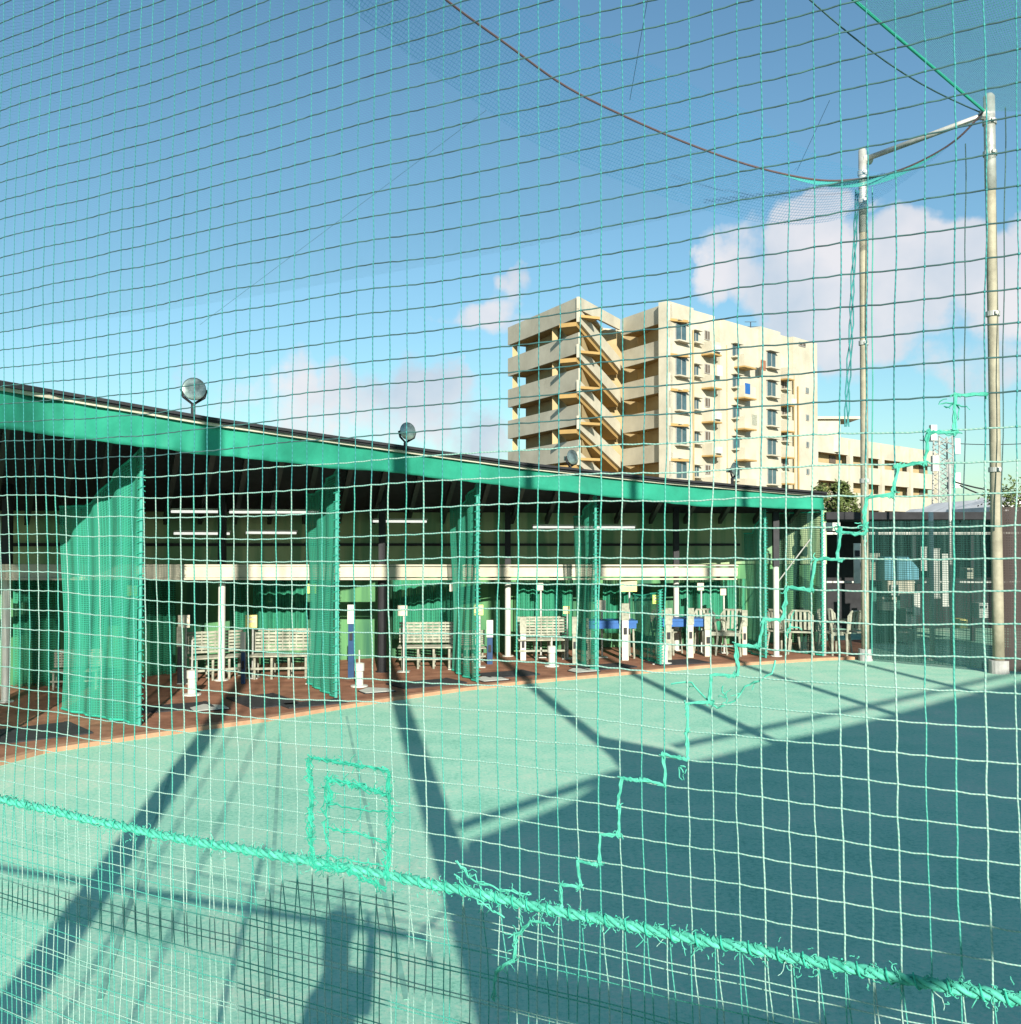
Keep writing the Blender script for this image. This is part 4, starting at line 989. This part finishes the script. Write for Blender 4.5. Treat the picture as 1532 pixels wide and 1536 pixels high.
strand_path(b,[(1010,1025),(1040,1022),(1055,1040),(1078,1060),(1105,1050),(1120,1030),(1160,1010),(1165,990)],1,.001,.0014,4)
strand_path(b,[(828,1385),(800,1378),(778,1400),(775,1440),(748,1452),(745,1500)],3,.002,.0015,20)
strand_path(b,[(690,1290),(720,1320),(770,1335),(800,1340)],2,.003,.0014,10)
strand_path(b,[(685,1310),(720,1345),(760,1375)],2,.003,.0014,10)
b.build('mending_seam','rope',fn_)

# ------------------------------------------------------------------ things behind the photographer that cast the shadows
def behind(xp,yp,Yb,r_,h_,label,nm='net_pole'):
    g=G(xp,yp); p=g-TR*((g.y-Yb)/TR.y); t=thing(nm,(p.x,p.y,0),label,'pole','poles behind the photographer')
    b=MB(); b.tube([(p.x,p.y,0),(p.x,p.y,h_)],r_,14,0,r_*.9); b.build('shaft','galv',t,smooth=True)
    b=MB(); b.tube([(p.x,p.y,0),(p.x,p.y,.03)],r_*2,14); b.build('base_plate','galv',t)
behind(214,1237,-2.9,.12,14,'steel pole behind the photographer, far left one')
behind(640,1178,-3.0,.13,14,'steel pole behind the photographer, thick one right of the deck')
behind(838,1062,-3.3,.095,13.5,'steel pole behind the photographer, right of the thick one')
behind(1010,1040,-3.5,.09,13.8,'steel pole behind the photographer, at the near gable of the machine house')
behind(1190,1022,-3.6,.085,14,'steel pole behind the photographer, along the machine house')
behind(1370,1015,-3.7,.085,14,'steel pole behind the photographer, far right one')
behind(363,1400,-1.0,.016,3.2,'thin steel post behind the photographer at the deck rail','slim_post')
def beh(xp,yp,Yb):
    g=G(xp,yp); k=(g.y-Yb)/(-S.y)*-1; k=(g.y-Yb)/abs(S.y); return g+S*k
t=thing('deck_rail',beh(300,1350,-1.0),'sloping pipe rail behind the photographer','rail')
b=MB(); b.tube([beh(-500,1215,-1),beh(0,1302,-1),beh(300,1352,-1),beh(640,1408,-1)],.022,10); b.build('pipe','galv',t,smooth=True)
b=MB(); b.tube([beh(625,1405,-1),beh(680,1355,-1)],.012,8); b.tube([beh(640,1408,-1),beh(648,1450,-1)],.012,8); b.build('branch_pipe','galv',t)
# machine house: gable outline that throws the large shade
t=thing('machine_house',(6,-7,0),'pitching machine house behind the photographer','house')
Yh=-3.2
sil=[(700,1262),(855,1203),(930,1152),(893,1103),(1010,1126),(1040,1142),(1310,1079),(1420,1049),(1532,1022),(1760,985)]
P=[beh(x,y,Yh) for x,y in sil]
poly=[Vector((P[0].x,Yh,0))]+P+[Vector((P[-1].x,Yh,0))]
b=MB(); b.extrude(poly,(0,-.25,0)); b.build('wall','deck',t)
for (pa,pb) in [((688,1240),(930,1158)),((1012,1120),(1310,1058)),((1310,1058),(1530,1008))]: b=MB(); b.tube([beh(*pa,Yh),beh(*pb,Yh)],.045,8); b.build('ridge_rail','galv',t)
P1=beh(694,1262,Yh); b=MB()
b=MB(); b.box((1.5,-1.2,.35),(4.4,2.6,.7)); o=b.build('deck','deck',loc=(0,-1.2,0)); struct(o)
# thin wires running over the court
for (pa,lab) in [((235,1290),'first thin stay wire behind the photographer'),((300,1300),'second thin stay wire behind the photographer'),]:
    a=beh(pa[0],pa[1],-2.7); g0=Vector((a.x,-2.7,0)); b=MB(); b.tube([g0,Vector((a.x,-2.7,9))],.011,6); o=b.build('stay_wire','galv',loc=g0); tag(o,lab,'wire','stay wires behind the photographer')

# ------------------------------------------------------------------ photographer (behind the camera, seen only as a shadow)
per=thing('person',(.02,-.42,.70),'person standing behind the net holding up a phone with both hands','person')
def skin(name,verts,edges,rad,m,parent,sub=2):
    me=bpy.data.meshes.new(name); me.from_pydata(verts,edges,[]); o=bpy.data.objects.new(name,me); col.objects.link(o); o.parent=parent
    md=o.modifiers.new('sk','SKIN'); sv=me.skin_vertices[0] if me.skin_vertices else None
    if sv is None:
        bpy.context.view_layer.objects.active=o
    return o
def skinned(name,V,E,Rr,m,parent,root=0,sub=1):
    me=bpy.data.meshes.new(name); me.from_pydata(V,E,[]); me.update()
    o=bpy.data.objects.new(name,me); col.objects.link(o); o.parent=parent
    o.modifiers.new('sk','SKIN')
    if not me.skin_vertices:
        me.attributes.new
    for i,r_ in enumerate(Rr): me.skin_vertices[0].data[i].radius=(r_,r_)
    me.skin_vertices[0].data[root].use_root=True
    s_=o.modifiers.new('ss','SUBSURF'); s_.levels=sub; s_.render_levels=sub
    me.materials.append(M[m]); return o
V=[(0,0,.92),(0,0,1.15),(0,.0,1.36),(0,.01,1.46),(0,.03,1.56),(0,.03,1.66),
   (.08,.13,1.38),(.10,.24,1.20),(.14,.34,1.46),(.14,.38,1.55),(-.08,-.13,1.38),(-.13,.06,1.20),(-.05,.30,1.46),(-.03,.37,1.55),
   (.06,.07,.86),(.06,.12,.48),(.06,.10,.07),(.09,.24,.03),(-.06,-.07,.86),(-.07,-.08,.48),(-.07,-.14,.07),(-.06,0,.03)]
E=[(0,1),(1,2),(2,3),(3,4),(4,5),(2,6),(6,7),(7,8),(8,9),(2,10),(10,11),(11,12),(12,13),(0,14),(14,15),(15,16),(16,17),(0,18),(18,19),(19,20),(20,21)]
RR=[.10,.10,.10,.05,.085,.08,.06,.045,.03,.028,.06,.045,.03,.028,.085,.055,.04,.035,.085,.055,.04,.035]
try:
    body=skinned('body',V,E,RR,'shirt',per)
    hands=[]
    for sx in (-1,1):
        bxx=.13 if sx>0 else -.02
        for k in range(5):
            d=.012*k
            skinned('finger',[(bxx,.37,1.55+d-.02),(bxx-.025*sx*0+.01*sx,.385,1.565+d),(bxx-.03*sx,.395,1.57+d)],[(0,1),(1,2)],[.009,.008,.007],'skin',per,0,1)
except Exception as ex:
    print('SKIN FAIL',ex)
b=MB(); b.lathe([(0,.125),(.05,.115),(.085,.075),(.095,.02),(.09,-.04),(.07,-.07)],16,0,Matrix.Translation((.02,-.39,.70+1.66))); b.build('hair','hair',per,smooth=True)
b=MB(); b.box((0,-.035,H),(.15,.009,.075)); o=b.build('phone','black',loc=(0,-.035,H)); tag(o,'black phone held up in landscape by the person behind the net','phone')
